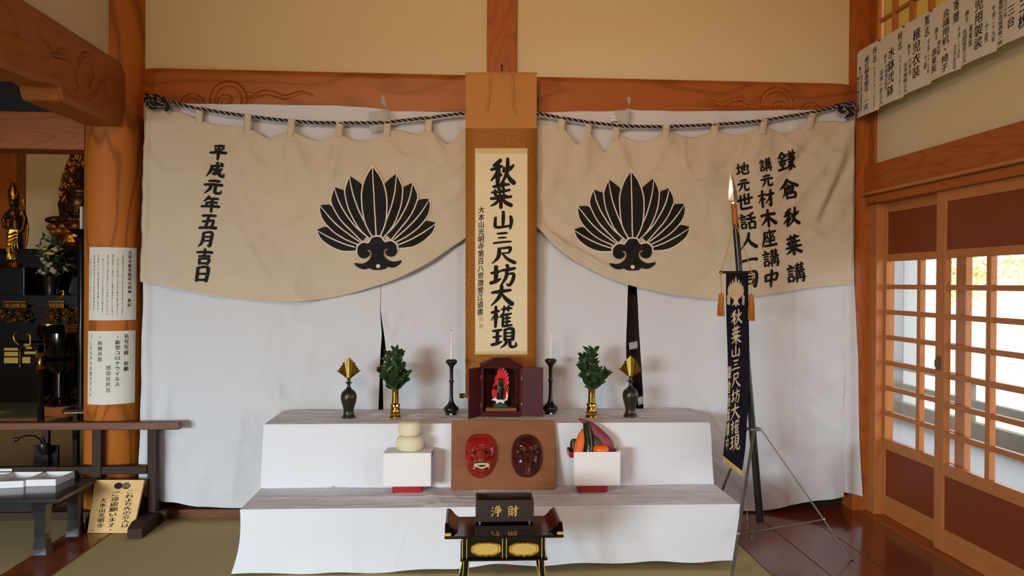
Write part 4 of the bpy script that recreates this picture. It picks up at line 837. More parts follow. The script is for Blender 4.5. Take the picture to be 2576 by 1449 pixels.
# ------------------------------------------------------------------ two-tier altar under white cloths
Z1, Z2 = .297, .616
def tier(name, label, x0, x1, yf, yb, zt, zb, hemfn, seed, tw, sidew):
    t = thing(name, ((x0+x1)/2, yf, zb), label, 'tablecloth')
    def top(u, v): # v 0 back .. 1 front edge
        x = x0+(x1-x0)*u; y = yb+(yf-yb)*v; e = min(v/.0+9 if 0 else 1, 1)
        z = zt+tw(x, y)*min(1, min(u, 1-u)*30)*min(1, (1-v)*12)
        return Vector((x, y, z))
    MB().grid(top, 200, 36, flip=True).build('cloth_top', M['tablecloth'], t, ang=3)
    def front(u, v):
        x = x0+(x1-x0)*u; h = hemfn(u); z = zt+.0005+(h-zt)*v
        k = 1-math.exp(-v*5)
        w = k*(.006*math.sin(x*4.3+seed)+.012*nz(x, z*.25, 2.2, seed)+.0025*ridge(x, z*.4, 3, seed+2)+.003*nz(x, z, 7, seed+5)+.010*nz(x+z*1.2, (z-x)*.3, 3.6, seed+7)) + .0035*math.exp(-((v-.025)/.02)**2)
        for cx, ca in ((.22, 1), (.47, 1), (.74, 1)): w += .0045*k*math.exp(-((u-cx)/.0022)**2)
        y = yf-.004-w-.012*k; xx = x+(sidew(v, 0)*max(0, 1-u*12) if u < .1 else 0)+(sidew(v, 1)*max(0, 1-(1-u)*12) if u > .9 else 0)
        return Vector((xx, y, z))
    MB().grid(front, 220, 60, flip=True).build('cloth_front', M['tablecloth'], t, ang=3)
    for sd, xx in ((0, x0), (1, x1)):
        def side(u, v):
            y = yf+(yb-yf)*u; h = hemfn(float(sd)); z = zt+(h-zt)*v; k = 1-math.exp(-v*4)
            return Vector((xx+(sidew(v, sd)*(1-u))+(1 if sd else -1)*k*.006*math.sin(u*9+sd), y-(.012*k)*(1-u)**4, z))
        MB().grid(side, 24, 24, flip=(sd == 0)).build('cloth_side', M['tablecloth'], t, ang=3, solid=.0005)
    return t
def crease_top(seed, xs, ys):
    def f(x, y):
        w = .003*nz(x, y, 5, seed)+.004*ridge(x, y*.4, 3.5, seed)+.003*ridge(x*.5, y*2, 6, seed+1)
        for a, b in xs: w += .0055*math.exp(-((x-a-(y-4)*b)/.006)**2)
        for a in ys: w += .005*math.exp(-((y-a)/.006)**2)
        return w+.001
    return f
hem2 = lambda u: .300
tier('altar_cloth', 'white cloth draped over the upper altar tier holding vases and the small shrine', -1.0, 1.258, 3.887, 4.300, Z2, 0, lambda u: .299, 3,
     crease_top(3, ((-.72, .10), (-.47, .25), (.12, 0), (.44, -.1), (.78, -.3)), (4.14,)), lambda v, s: (.02 if s else -.012)*v)
def hem1(u): return interp([(0, .012), (.05, .006), (.25, .004), (.34, .012), (.43, .022), (.50, .035), (.62, .028), (.8, .030), (1, .036)], u)+.004*math.sin(u*40)
tier('altar_cloth', 'white cloth draped over the lower altar tier behind the lacquered tray table', -1.012, 1.286, 3.53, 3.885, Z1, 0, hem1, 8,
     crease_top(8, ((-.62, .30), (-.18, 0), (-.15, .02), (.32, 0), (.66, -.35)), (3.70,)), lambda v, s: (.004-.03*v if s else .01*math.sin(3*v)-.035*v*v))
# the stand under the cloths
for x0, x1, y0, y1, zt, lab in ((-.985, 1.245, 3.905, 4.285, Z2-.006, 'red table under the upper altar cloth'), (-.985, 1.255, 3.56, 3.88, Z1-.006, 'red legged table under the lower altar cloth')):
    t = thing('altar_table', ((x0+x1)/2, y0, 0), lab, 'table')
    bx((x0, y0, zt-.03), (x1, y1, zt)).build('table_top', M['redleg'], t, smooth=False)
    for xx in (x0+.09, .20, x1-.14):
        for yy in (y0+.02, y1-.07): bx((xx, yy, 0), (xx+.06, yy+.05, zt-.03)).build('leg', M['redleg'], t, bevel=.003)

def onpx(x, y, z): return PZ(x, y, z)
def zat(px, py, base): return PY(px, py, base.y).z
def ppm(base): return (base.y*FWD.y+base.x*FWD.x+(base.z-EYE)*FWD.z)/FOC  # metres per pixel at that depth

# ------------------------------------------------------------------ vases with brass fans
def fanvase(px, py, lab, rot=0):
    b = onpx(px, py, Z2+.004); s = ppm(b); t = thing('fan_vase', b, lab, 'vase', 'grey bronze vases with brass fans')
    pr = [(17, 0), (17.5, 1.5), (16.5, 4), (13.5, 9), (12.5, 16), (14, 26), (17.5, 38), (20, 50), (19.5, 58), (16, 66), (9, 72), (5, 77), (4, 83), (5, 86), (9, 89), (9, 90), (5, 90.5), (4.2, 92), (4.2, 98), (3.5, 99)]
    MB().lathe([(r*s, z*s) for r, z in [(c[0], c[1]) for c in crv(pr, 3)]], b, 40).build('vase_body', M['bronze'], t, ang=1)
    # pleated metal fan: blades from a common foot
    m = MB(); foot = 97*s; tips = [(-11, 137), (-5.5, 0)]
    L = [(0, 154, 11), (14, 139, 7), (19, 132.5, 6), (23.5, 127, 6), (29, 122, 7)]
    def P(x, z, y): return Vector((b.x+x*s*math.cos(rot)-y*math.sin(rot), b.y+x*s*math.sin(rot)+y*math.cos(rot), b.z+z*s))
    m.add([P(0, 153, -.006), P(-11, 142, -.002), P(-4, 96, -.002), P(4, 96, -.002), P(11, 142, -.002), P(0, 96, -.004)], [(0, 1, 2, 5), (0, 5, 3, 4)])
    edge = [(11, 140, 4, 96), (16, 138, 4.5, 96.5), (15, 132, 4.8, 97), (20, 131, 5, 97.5), (19.5, 126, 5.2, 98), (24, 125, 5.4, 98.5), (23.5, 120, 5.6, 99), (30, 119, 5.8, 99.5)]
    for sg in (1, -1):
        pv = [(P(sg*x, z, -.002+.007*(k % 2)), P(sg*bx_*.8, bz, -.001+.003*(k % 2))) for k, (x, z, bx_, bz) in enumerate(edge)]
        vs = [q for p in pv for q in p]; m.add(vs, [(2*i, 2*i+1, 2*i+3, 2*i+2) if sg < 0 else (2*i, 2*i+2, 2*i+3, 2*i+1) for i in range(len(pv)-1)])
    m.build('fan', M['fanbrass'], t, smooth=False, solid=.0025)
    MB().lathe([(3.4*s, 92*s), (3.8*s, 96*s), (5*s, 99*s), (3*s, 102*s)], b, 16).build('fan_socket', M['fanbrass'], t)
fanvase(877, 1051, 'grey bronze vase with bright brass fan beside the left hand leafy vase', .12)
fanvase(1585.5, 1047, 'grey bronze vase with dull brass fan in front of the black gap', -.2)

# ------------------------------------------------------------------ brass vases with evergreen leaves
def leafmesh(m, base, d, up, L, wd, curl):
    d = d.normalized(); sd = d.cross(up).normalized(); n = sd.cross(d); N = 6; vs = []
    for i in range(N+1):
        t = i/N; w = wd*math.sin(math.pi*min(1, t*.92+.04))**.8*(1-.25*t); c = base+d*(L*t)-n*(curl*L*t*t)
        vs += [c-sd*w+n*w*.25, c, c+sd*w+n*w*.25]
    m.add(vs, [f for i in range(N) for f in ((3*i, 3*i+1, 3*i+4, 3*i+3), (3*i+1, 3*i+2, 3*i+5, 3*i+4))])
def brassvase(px, py, lab, seed, top):
    b = onpx(px, py, Z2+.004); s = ppm(b); t = thing('flower_vase', b, lab, 'vase', 'brass vases with evergreen sprigs')
    pr = [(15, 0), (15.5, 1), (15, 3), (13.5, 6), (13.8, 12), (12.5, 14.5), (12.8, 17), (12, 20), (12.6, 21), (12, 23), (11, 26), (13, 29), (12.6, 33), (11, 35), (9, 37), (8.8, 44), (8.4, 60), (8.8, 69), (9.3, 70.5), (8.6, 70.5), (7.6, 66)]
    MB().lathe([(r*s, z*s) for r, z in pr], b, 40).build('vase_body', M['brass'], t, ang=.5)
    rnd = random.Random(seed); nst = 11
    for k in range(nst):
        a = 2*math.pi*k/nst+rnd.uniform(-.3, .3); sp_ = rnd.uniform(.25, 1.0) if k else 0; h = top*s*(1-.42*sp_*sp_)*rnd.uniform(.88, 1.02); R_ = 37*s*sp_
        st = Vector((b.x+3*s*math.cos(a), b.y+3*s*math.sin(a), b.z+60*s))
        pts = [(st.x+R_*math.cos(a)*q**1.2, st.y+R_*.75*math.sin(a)*q**1.2, b.z+60*s+(h-60*s)*q) for q in [i/8 for i in range(9)]]
        sg = MB().tube(pts, [1.2*s*(1-.6*i/8) for i in range(9)], 6).build('sprig', M['stem'], t)
        lv = MB()
        for i in range(2, 9):
            for j in range(4):
                p = Vector(pts[i]); dd = Vector(pts[i])-Vector(pts[i-1]); a2 = rnd.uniform(0, 6.28); out = Vector((math.cos(a2), math.sin(a2)*.8, rnd.uniform(-.1, .9)))
                leafmesh(lv, p, dd.normalized()*.45+out*.9, Vector((rnd.uniform(-.4, .4), -1, .6)), rnd.uniform(16, 25)*s, rnd.uniform(4.6, 6.8)*s, rnd.uniform(-.1, .35))
        lv.build('leaves', M['leaf'], sg, ang=3)
brassvase(994, 1050, 'brass vase of dark evergreen leaves above the stacked rice cakes', 5, 166)
brassvase(1488, 1049, 'brass vase of dark evergreen leaves above the vegetable offering', 11, 170)

# ------------------------------------------------------------------ black candlesticks and candles
def candlestick(px, py, lab, lab2, hook):
    b = onpx(px, py, Z2+.004); s = ppm(b); t = thing('candlestick', b, lab, 'candlestick', 'black turned candlesticks')
    pr = [(14.5, 0), (15, 1), (14, 4), (17, 7.5), (18.8, 12), (18, 17), (13, 22), (7.5, 29), (5, 40), (4.3, 56), (4.4, 79), (6.2, 81), (6.2, 85), (4.4, 87), (4.4, 104), (5.5, 118), (9, 124), (14, 130), (14.3, 134.5), (11, 138), (4, 138.5)]
    MB().lathe([(r*s, z*s) for r, z in [(c[0], c[1]) for c in crv(pr, 3)]], b, 36).build('turned_stem', M['satin'], t, ang=1)
    m = MB().box((b.x-3*s, b.y-15.4*s, b.z+.0005), (b.x+2.5*s, b.y-13*s, b.z+4*s)); m.build('maker_tab', M['whitepaper'], t, smooth=False)
    c = Vector((b.x, b.y, b.z+138.6*s)); ct = thing('candle', c, lab2, 'candle', 'thin white candles')
    MB().lathe([(3.1*s, 0), (3.0*s, 20*s), (2.0*s, 66*s), (1.2*s, 70*s), (.4*s, 70.6*s)], c, 16).build('wax', M['wax'], ct)
    MB().tube([c+Vector((0, 0, 70*s)), c+Vector((.3*s, 0, 73*s)), c+Vector((-hook*1.5*s, 0, 74*s)), c+Vector((-hook*4*s, 0, 72.5*s))], .5*s, 6).build('wick', M['cork'], ct)
candlestick(1135, 1042, 'black candlestick beside the roller end of the scroll and left shrine door', 'thin white candle in the candlestick by the left shrine door', 1)
candlestick(1384.5, 1040, 'black candlestick beside the wide open right shrine door', 'thin white candle in the candlestick by the right shrine door', -.4)

# ------------------------------------------------------------------ small shrine cabinet with open doors
def shrine():
    b = onpx(1261, 1048, Z2+.004); s = ppm(b); t = thing('shrine_cabinet', b, 'small dark red wooden shrine cabinet with open doors on the upper altar tier', 'shrine')
    hw = 51*s; D = .15; H = 127*s; bt = .012; y0 = b.y
    def bb(a, c): return bx((b.x+a[0], y0+a[1], b.z+a[2]), (b.x+c[0], y0+c[1], b.z+c[2]))
    body = bb((-hw, .0, 0), (hw, D, 12*s)); body.box((b.x-hw, y0+D-bt, b.z+12*s), (b.x+hw, y0+D, b.z+H)).box((b.x-hw, y0, b.z+12*s), (b.x-hw+bt, y0+D, b.z+H)).box((b.x+hw-bt, y0, b.z+12*s), (b.x+hw, y0+D, b.z+H)).box((b.x-hw, y0, b.z+H-bt), (b.x+hw, y0+D, b.z+H))
    body.build('case', M['maroon'], t, bevel=.0015)
    e = hw+3*s; z = b.z+H; r = 20*s
    MB().hexa([(b.x-e, y0-.008, z), (b.x+e, y0-.008, z), (b.x+e, y0+D, z), (b.x-e, y0+D, z), (b.x-r, y0+.05, z+18*s), (b.x+r, y0+.05, z+18*s), (b.x+r, y0+.10, z+18*s), (b.x-r, y0+.10, z+18*s)]).box((b.x-e, y0-.009, z-.006), (b.x+e, y0+D, z)).build('roof', M['maroon'], t, bevel=.002)
    for sg, a, nm in ((-1, math.radians(57), 'l'), (1, math.radians(16), 'r')):
        hx = b.x+sg*hw; w = hw*1.06; ux, uy = sg*math.cos(a), -math.sin(a); nx, ny = -uy*.009*sg, ux*.009*sg
        p = [(hx, y0-.001), (hx+ux*w, y0+uy*w)]; q = [(p[1][0]+nx, p[1][1]+ny), (p[0][0]+nx, p[0][1]+ny)]
        pts = p+q; pts = pts if sg > 0 else pts[::-1]
        zb = b.z+2*s; zt = b.z+H-2*s
        o = MB().hexa([(x, y, zb) for x, y in pts]+[(x, y, zt) for x, y in pts]).build('door', M['maroon'], t, bevel=.002, merge=True)
        hm = MB()
        for hz in (.22, .78): hm.tube([(hx, y0-.003, zb+(zt-zb)*hz-.012), (hx, y0-.003, zb+(zt-zb)*hz+.012)], .003, 8)
        hm.build('hinge', M['darkgold'], o)
    # plaque and flame figure inside
    pb = Vector((b.x, y0+.05, b.z+12*s+.0005)); f = .9
    bp = bx((pb.x-39*s, pb.y-.035, pb.z), (pb.x+39*s, pb.y+.05, pb.z+8*s)); tag(bp.build('wooden_plinth', M['boardwood'], bevel=.001), 'small brown wooden plinth inside the shrine cabinet', 'plinth')
    z0 = pb.z+8*s; cx = pb.x-1*s; cy = pb.y+.005
    st = thing('deity_statue', (cx, cy, z0), 'small dark deity statue riding a white fox before red flames inside the shrine', 'statue')
    rk = MB().ell((cx, cy, z0+6*s), (19*s, .022, 7*s), 14, 8).ell((cx-8*s, cy-.004, z0+4*s), (12*s, .018, 5*s), 10, 6).ell((cx+9*s, cy-.004, z0+4*s), (11*s, .018, 5*s), 10, 6); rk.box((cx-19*s, cy-.02, z0), (cx+19*s, cy+.02, z0+4*s)); rk.build('rock_base', M['rock'], st, remesh=.0022)
    fz = z0+13*s
    fx = MB().ell((cx-1*s, cy-.008, fz+4*s), (14*s, .012, 5*s), 14, 8).ell((cx-14*s, cy-.008, fz+7*s), (5*s, .009, 4.2*s), 10, 8).ell((cx-19*s, cy-.008, fz+6*s), (4.2*s, .006, 2.4*s), 10, 6).ell((cx-13*s, cy-.004, fz+11*s), (1.6*s, .003, 3.5*s), 8, 6)
    fx.tube([(cx+9*s, cy-.006, fz+4*s), (cx+15*s, cy-.006, fz+6*s), (cx+17*s, cy-.006, fz+16*s), (cx+16*s, cy-.006, fz+26*s)], [2.5*s, 3*s, 3*s, 1*s], 8)
    for q in (-9, -5, 6, 9): fx.tube([(cx+q*s, cy-.010, fz+3*s), (cx+(q-2)*s, cy-.012, fz-5*s)], 1.7*s, 6)
    fx.build('white_fox', M['whitepaper'], st, remesh=.0018)
    fig = MB().tube([(cx-1*s, cy-.006, fz+7*s), (cx-1*s, cy-.006, fz+22*s), (cx-1*s, cy-.006, fz+40*s), (cx-1*s, cy-.006, fz+48*s)], [7*s, 9*s, 10*s, 6*s], 12).ell((cx-1*s, cy-.012, fz+52*s), (6*s, .011, 6.5*s), 12, 8).ell((cx-1*s, cy-.016, fz+58*s), (6.5*s, .010, 3*s), 10, 6)
    for sg in (-1, 1): fig.tube([(cx+sg*8*s, cy-.008, fz+42*s), (cx+sg*14*s, cy-.014, fz+35*s), (cx+sg*13*s, cy-.024, fz+42*s)], [4*s, 3.6*s, 2.6*s], 8); fig.ell((cx+sg*5*s, cy-.01, fz+6*s), (4.5*s, .008, 5*s), 8, 6)
    fg = fig.build('figure', M['satin'], st, remesh=.0018)
    MB().tube([(cx-8*s, cy-.028, fz+25*s), (cx-7*s, cy-.028, fz+58*s)], .7*s, 6).build('sword', M['goldpaint'], st)
    MB().tube([(cx+11*s+3*s*math.cos(k*.7), cy-.028, fz+40*s+5*s*math.sin(k*.7)) for k in range(10)], .7*s, 6).build('rope_loop', M['goldpaint'], st)
    # flames: jagged nimbus with its own thickness
    L = [(-12, 14), (-20, 20), (-23, 32), (-21, 41), (-17, 38), (-19, 48), (-16, 58), (-14, 55), (-15, 68), (-10, 78), (-9, 74), (-8, 88), (-2, 95), (4, 94), (10, 97), (9, 90), (15, 90), (13, 84), (19, 82), (16, 76), (22, 72), (18, 66), (23, 60), (19, 54), (23, 46), (19, 42), (22, 32), (17, 22), (10, 14)]
    v, fc = fill2([(a*s, c*s) for a, c in L]); fb = MB(); n = len(v)
    fb.prism([(cx+a*s, cy+.008, z0+(c+4)*s) for a, c in L], (0, 0, 0), (0, .006, 0))
    fb.f = [q for q in fb.f if len(q) == 4]; k = len(L)
    fb.add([(cx+a, cy+.008, z0+4*s+c) for a, c in v], [q for q in fc]); fb.add([(cx+a, cy+.014, z0+4*s+c) for a, c in v], [q[::-1] for q in fc])
    fb.build('flame_nimbus', M['flame'], st, smooth=False)
    tw = MB()
    for a, c in ((10, 96), (15, 89), (19, 81), (21, 71), (22, 59), (22, 45)): tw.tube([(cx+a*s, cy+.006, z0+(c+4)*s), (cx+(a-4)*s, cy+.005, z0+(c-1)*s)], [.3*s, 1.1*s], 5)
    tw.build('flame_tip_line', M['whitepaper'], st)
shrine()

# ------------------------------------------------------------------ board with two masks
def maskboard():
    Pb = [PY(1134, 1231, 3.800), PY(1399, 1230, 3.800)]; Pt = [PY(1136, 1058, 3.868), PY(1394, 1058, 3.868)]
    zb = Z1+.005; x0, x1 = (Pb[0].x+Pt[0].x)/2, (Pb[1].x+Pt[1].x)/2; H = math.hypot(Pt[0].z-zb, .068)
    a = math.atan2(.060, Pt[0].z-zb); o = Vector(((x0+x1)/2, 3.798, zb)); U = Vector((0, math.sin(a), math.cos(a))); N = Vector((0, -math.cos(a), math.sin(a)))
    hw = (x1-x0)/2
    def W(x, h, n): return o+Vector((x, 0, 0))+U*h+N*n
    t = thing('mask_board', o, 'brown wooden board with rounded corners leaning on the altar, carrying two masks', 'board')
    r = .012; cor = []
    for cx, cz, a0 in ((hw-r, r, -90), (hw-r, H-r, 0), (-hw+r, H-r, 90), (-hw+r, r, 180)):
        for k in range(5): q = math.radians(a0+22.5*k); cor.append((cx+r*math.cos(q), cz+r*math.sin(q)))
    MB().prism([W(x, h, 0) for x, h in cor], (0, 0, 0), -N*.016).build('board', M['boardwood'], t, bevel=.002, merge=True)
    s = ppm(o)
    def pxp(px, py): # board coordinates of a photo pixel
        d = _ray(px, py); k = (o-CAM).dot(N)/d.dot(N); p = CAM+d*k; q = p-o; return q.x, q.dot(U)
    def mask(cpx, cpy, rx, ry, shape, hf, holes, label, material, name):
        cx, ch = pxp(cpx, cpy); mt = thing(name, W(cx, ch-ry*s, .001), label, 'mask')
        nr, na = 54, 128; vs = []; fs = []
        for i in range(nr+1):
            q = i/nr
            for k in range(na):
                an = 2*math.pi*k/na; R = shape(an); x = R*q*math.cos(an); y = R*q*math.sin(an)
                dome = 28*(1-q**2.6)**.62 if q < 1 else 0
                vs.append(W(cx+x*rx*s, ch+y*ry*s, .001+(dome+hf(x, y)*min(1, (1-q)*7))*s))
        fs = [(i*na+k, (i+1)*na+k, (i+1)*na+(k+1) % na, i*na+(k+1) % na) for i in range(nr) for k in range(na)]
        MB().add(vs, fs).build('face', M[material], mt, ang=3)
        return mt, lambda x, y, n: W(cx+x*rx*s, ch+y*ry*s, .001+n*s)
    def G(x, y, cx, cy, sx, sy, r=0):
        if r: c, q = math.cos(r), math.sin(r); dx, dy = x-cx, y-cy; x, y = cx+dx*c+dy*q, cy-dx*q+dy*c
        return math.exp(-((x-cx)/sx)**2-((y-cy)/sy)**2)
    def hf1(x, y):
        rr = ((x-.0)/.31)**2+((y-.04)/.25)**2; h = 44*math.sqrt(max(0, 1-rr)+.0004)+11*math.exp(-((x+.02)/.15)**2-((y-.27)/.12)**2)+8*(G(x, y, -.30, -.07, .10, .10)+G(x, y, .30, -.07, .10, .10))-4*(G(x, y, -.32, -.0, .06, .2, .5)+G(x, y, .48, 0, .06, .2, -.5))
        for sg in (-1, 1):
            c = -.05+sg*.42
            h += 13*G(x, y, c-.03*sg, .36, .34, .10, sg*.42)-5*G(x, y, c, .27, .26, .035, sg*.3)+5*G(x, y, c+.02*sg, .52, .3, .06, sg*.35)
            h -= 9*G(x, y, c-.02*sg, .17, .15, .08); h += 5*G(x, y, c, .235, .18, .025)+5*G(x, y, c, .07, .2, .035)
            h += 12*G(x, y, c+.18*sg, -.24, .20, .20)-5*G(x, y, c+.02*sg, -.16, .045, .2, sg*.55)
        h += 5*(G(x, y, .07, .40, .14, .022)+G(x, y, .07, .47, .2, .022)-G(x, y, .07, .435, .16, .016))
        h += 9*G(x, y, .07, -.23, .5, .045)-15*G(x, y, .07, -.42, .50, .12)+10*G(x, y, .07, -.60, .26, .05)+18*G(x, y, .10, -.78, .24, .13)
        return h
    def sh1(an):
        c, q = math.cos(an), math.sin(an); R = 1/(abs(c)**2.5+abs(q)**2.5)**(1/2.5)
        return R*(1-.07*max(0, q)**6*(1 if 1 else 0)-.10*max(0, -q)*abs(c)*1.6+.03*max(0, -math.sin(an+.6))**4)
    mt, F = mask(1209.5, 1145, 41, 57, sh1, hf1, None, 'bright red scowling long nosed goblin mask with bared teeth, on the board', 'maskred', 'red_mask')
    m = MB()
    def teeth(m, y0, w0, w1, cv, n, hgt, z, up):
        for i in range(n):
            u = -1+2*(i+.5)/n; x = .05+u*w0; y = y0+cv*u*u; d = (w0/n)*.92; hh = hgt*(1.7 if abs(abs(u)-.82) < .12 else 1)
            za = z-7*u*u; m.hexa([F(x-d, y, za-5), F(x+d, y, za-5), F(x+d, y, za), F(x-d, y, za), F(x-d*.8, y+up*hh, za-5), F(x+d*.8, y+up*hh, za-5), F(x+d*.8, y+up*hh, za), F(x-d*.8, y+up*hh, za)])
    teeth(m, -.30, .47, .5, -.05, 11, .10, 30, -1); teeth(m, -.56, .40, .4, .13, 9, .085, 28, 1)
    m.build('teeth', M['teeth'], mt, bevel=.0008, merge=True)
    mo = MB(); mo.ell(F(.07, -.42, 21), (.50*41*s, 3*s, .10*57*s), 20, 10).build('mouth', M['ink'], mt)
    for sg in (-1, 1):
        c = -.05+sg*.42-.02*sg; e = MB().ell(F(c, .165, 21.5), (3.6*s, 3.2*s, 3.4*s), 14, 10).build('eye', M['goldpaint'], mt); MB().ell(F(c, .155, 23.6), (2.9*s, 2.4*s, 2.9*s), 12, 8).build('pupil', M['ink'], e)
    def hf2(x, y):
        h = 0; t = (.22-y)/1.0
        if -.3 < t < 1.2: tt = max(0, min(1, t)); sm = max(0, min(1, (t+.3)*2)); en = max(0, min(1, (1.1-t)*5)); h += (10+30*tt*(1.25-.25*tt))*math.exp(-(abs(x-.03)/(.31-.13*tt))**2.4)*sm*sm*en
        for sg in (-1, 1):
            c = .03+sg*.45
            h += 6*G(x, y, c, .44, .25, .11)-3.5*G(x, y, c, .44, .15, .05)-6*G(x, y, c, .18, .14, .09)+4*G(x, y, c, .30, .15, .035)+3*G(x, y, c, .07, .14, .04)
            h += 5*G(x, y, c+.10*sg, -.28, .26, .24)
        return h
    def sh2(an):
        c, q = math.cos(an), math.sin(an); return 1/(abs(c)**2.25+abs(q)**2.25)**(1/2.25)
    mt2, F2 = mask(1324.5, 1146.5, 39.5, 54, sh2, hf2, None, 'dark brown crow beaked goblin mask on the board', 'maskbrown', 'brown_mask')
    for sg in (-1, 1):
        c = .03+sg*.45; e = MB().ell(F2(c, .18, 20), (3.8*s, 3.2*s, 3.6*s), 14, 10).build('eye', M['maskbrown'], mt2); MB().ell(F2(c, .18, 22.2), (2.4*s, 2.0*s, 2.4*s), 12, 8).build('pupil', M['ink'], e)
maskboard()

# ------------------------------------------------------------------ offering stands and food
def offering(px, py, lab, lw, traypx, curl):
    b = onpx(px, py, Z1+.005); s = ppm(b); t = thing('offering_stand', b, lab, 'stand', 'red offering stands under white paper')
    w = 38*s; ch = .010; RIM = 14 if curl else 8
    def octp(hw, hd): return [(-hw+ch, -hd), (hw-ch, -hd), (hw, -hd+ch), (hw, hd-ch), (hw-ch, hd), (-hw+ch, hd), (-hw, hd-ch), (-hw, -hd+ch)]
    cyy = b.y+.047
    MB().prism([(b.x+x, cyy+y, b.z) for x, y in octp(w, .050)], (0, 0, 0), (0, 0, 88*s)).build('base', M['redlac'], t, bevel=.0015, merge=True)
    zt = b.z+88*s; tw = 60*s
    m = MB().prism([(b.x+x, cyy+y, zt) for x, y in octp(tw, .058)], (0, 0, 0), (0, 0, 6*s))
    for i in range(8):
        p, q = octp(tw, .058)[i], octp(tw, .058)[(i+1) % 8]; p2, q2 = octp(tw+2*s, .061)[i], octp(tw+2*s, .061)[(i+1) % 8]
        m.hexa([(b.x+p[0]*.97, cyy+p[1]*.97, zt), (b.x+q[0]*.97, cyy+q[1]*.97, zt), (b.x+q[0], cyy+q[1], zt), (b.x+p[0], cyy+p[1], zt), (b.x+p2[0]*.97, cyy+p2[1]*.97, zt+RIM*s), (b.x+q2[0]*.97, cyy+q2[1]*.97, zt+RIM*s), (b.x+q2[0], cyy+q2[1], zt+RIM*s), (b.x+p2[0], cyy+p2[1], zt+RIM*s)])
    m.build('tray', M['redlac'], t, merge=True)
    # folded white paper: flat on top, hanging down in front
    x0, x1 = traypx; yf = cyy-.068; pz = zt+(RIM+1.5)*s
    X0 = PY(x0, py-70, yf).x; X1 = PY(x1, py-70, yf).x; zb = PY(px, py-16, yf).z; ztop = PY(px, lw, yf).z
    def pf(u, v):
        x = X0+(X1-X0)*u
        if v < .4:
            q = v/.4; return Vector((x+.012*(1-q)*(.5-u)*0+.010*(1-q), cyy+.060-(cyy+.060-yf-.004)*q, max(pz, ztop)-curl*16*s*(1-q)**.5+.004*math.sin(u*3.1)+curl*.030*max(0, u-.86)/.14*(1-q*.4)))
        q = (v-.4)/.6; return Vector((x, yf-.002-.006*math.sin(q*math.pi)*.5-.010*curl*max(0, u-.9)*q, max(pz, ztop)+(zb-max(pz, ztop))*q))
    MB().grid(pf, 24, 40, flip=True).build('paper_sheet', M['whitepaper'], t, ang=.7, solid=.0006)
    return b, s, cyy, max(pz, ztop)
b, s, cy_, pz = offering(1025, 1240, 'red offering stand with white paper under the two stacked rice cakes', 1140, (963.5, 1085), 0)
def mochi(cx, cy, z, rx, h, lab):
    pr = [(0, 0), (.72, 0), (.9, .10), (1, .38), (.99, .6), (.88, .84), (.6, .98), (0, 1)]
    m = MB().lathe([(max(.0004, r*rx), q*h) for r, q in [(c[0], c[1]) for c in crv(pr, 4)]], (cx, cy, z), 40)
    tag(m.build('rice_cake', M['mochi'], ang=3), lab, 'rice cake', 'stacked rice cakes')
q = PY(1030.5, 1138, cy_-.035); mochi(q.x, cy_-.02, pz+.007, 35.5*s, 37*s, 'larger cream rice cake, lower of the two on the white paper')
mochi(q.x-1*s, cy_-.02, pz+.007+37.2*s, 29*s, 36*s, 'smaller cream rice cake on top of the larger one')
b, s, cy_, pz = offering(1492, 1238, 'red offering stand with white paper under the vegetables', 1142, (1443, 1561), 1)
yv = cy_+.03
def veg(pts, r, mt_, name, lab, cat, stem=None, y=0, sq=1):
    P = crv(pts, 6); R = crv([(a, 0) for a in r], 6) if 0 else None; n = len(P)
    rr = [interp([(i/(len(r)-1), v) for i, v in enumerate(r)], k/(n-1)) for k in range(n)]
    m = MB().tube([PY(a, c, yv+y)+Vector((0, d, 0)) for a, c, d in P], [v*s for v in rr], 20)
    t = thing(name, PY(*pts[0][:2], yv+y), lab, cat); m.build('flesh', M[mt_], t, ang=1.2)
    if stem: MB().tube([PY(a, c, yv+y)+Vector((0, d, 0)) for a, c, d in stem[0]], [v*s for v in stem[1]], 10).build('stem', M[stem[2]], t)
veg([(1447, 1139, -.075), (1452, 1120, -.06), (1457, 1098, -.05), (1461, 1078, -.04)], [6, 12, 13, 12.5, 12, 10.5, 8.5, 6, 2], 'carrot', 'carrot', 'orange carrot standing upright at the edge of the vegetable offering', 'carrot', ([(1461.5, 1078, -.04), (1462, 1075, -.04)], [3, 1.5], 'stem'))
veg([(1477, 1143, -.062), (1477, 1120, -.05), (1476, 1095, -.03), (1474, 1068, -.01), (1473, 1062, -.008)], [8, 11.5, 12, 11.5, 11, 10.5, 9.5, 8, 6.5, 4.5], 'zucchini', 'zucchini', 'dark green zucchini standing between the carrot and the sweet potato', 'zucchini', ([(1473, 1063, -.008), (1473, 1057, -.006)], [4.5, 3.6], 'stem'))
veg([(1458, 1055, .02), (1470, 1062, .02), (1486, 1072, .015), (1505, 1092, .0), (1524, 1112, -.015), (1533, 1128, -.02), (1536, 1140, -.022)], [2.5, 5, 8, 12, 15, 16, 14, 10, 5], 'sweetpotato', 'sweet_potato', 'long purple sweet potato leaning over the vegetable offering', 'sweet potato')
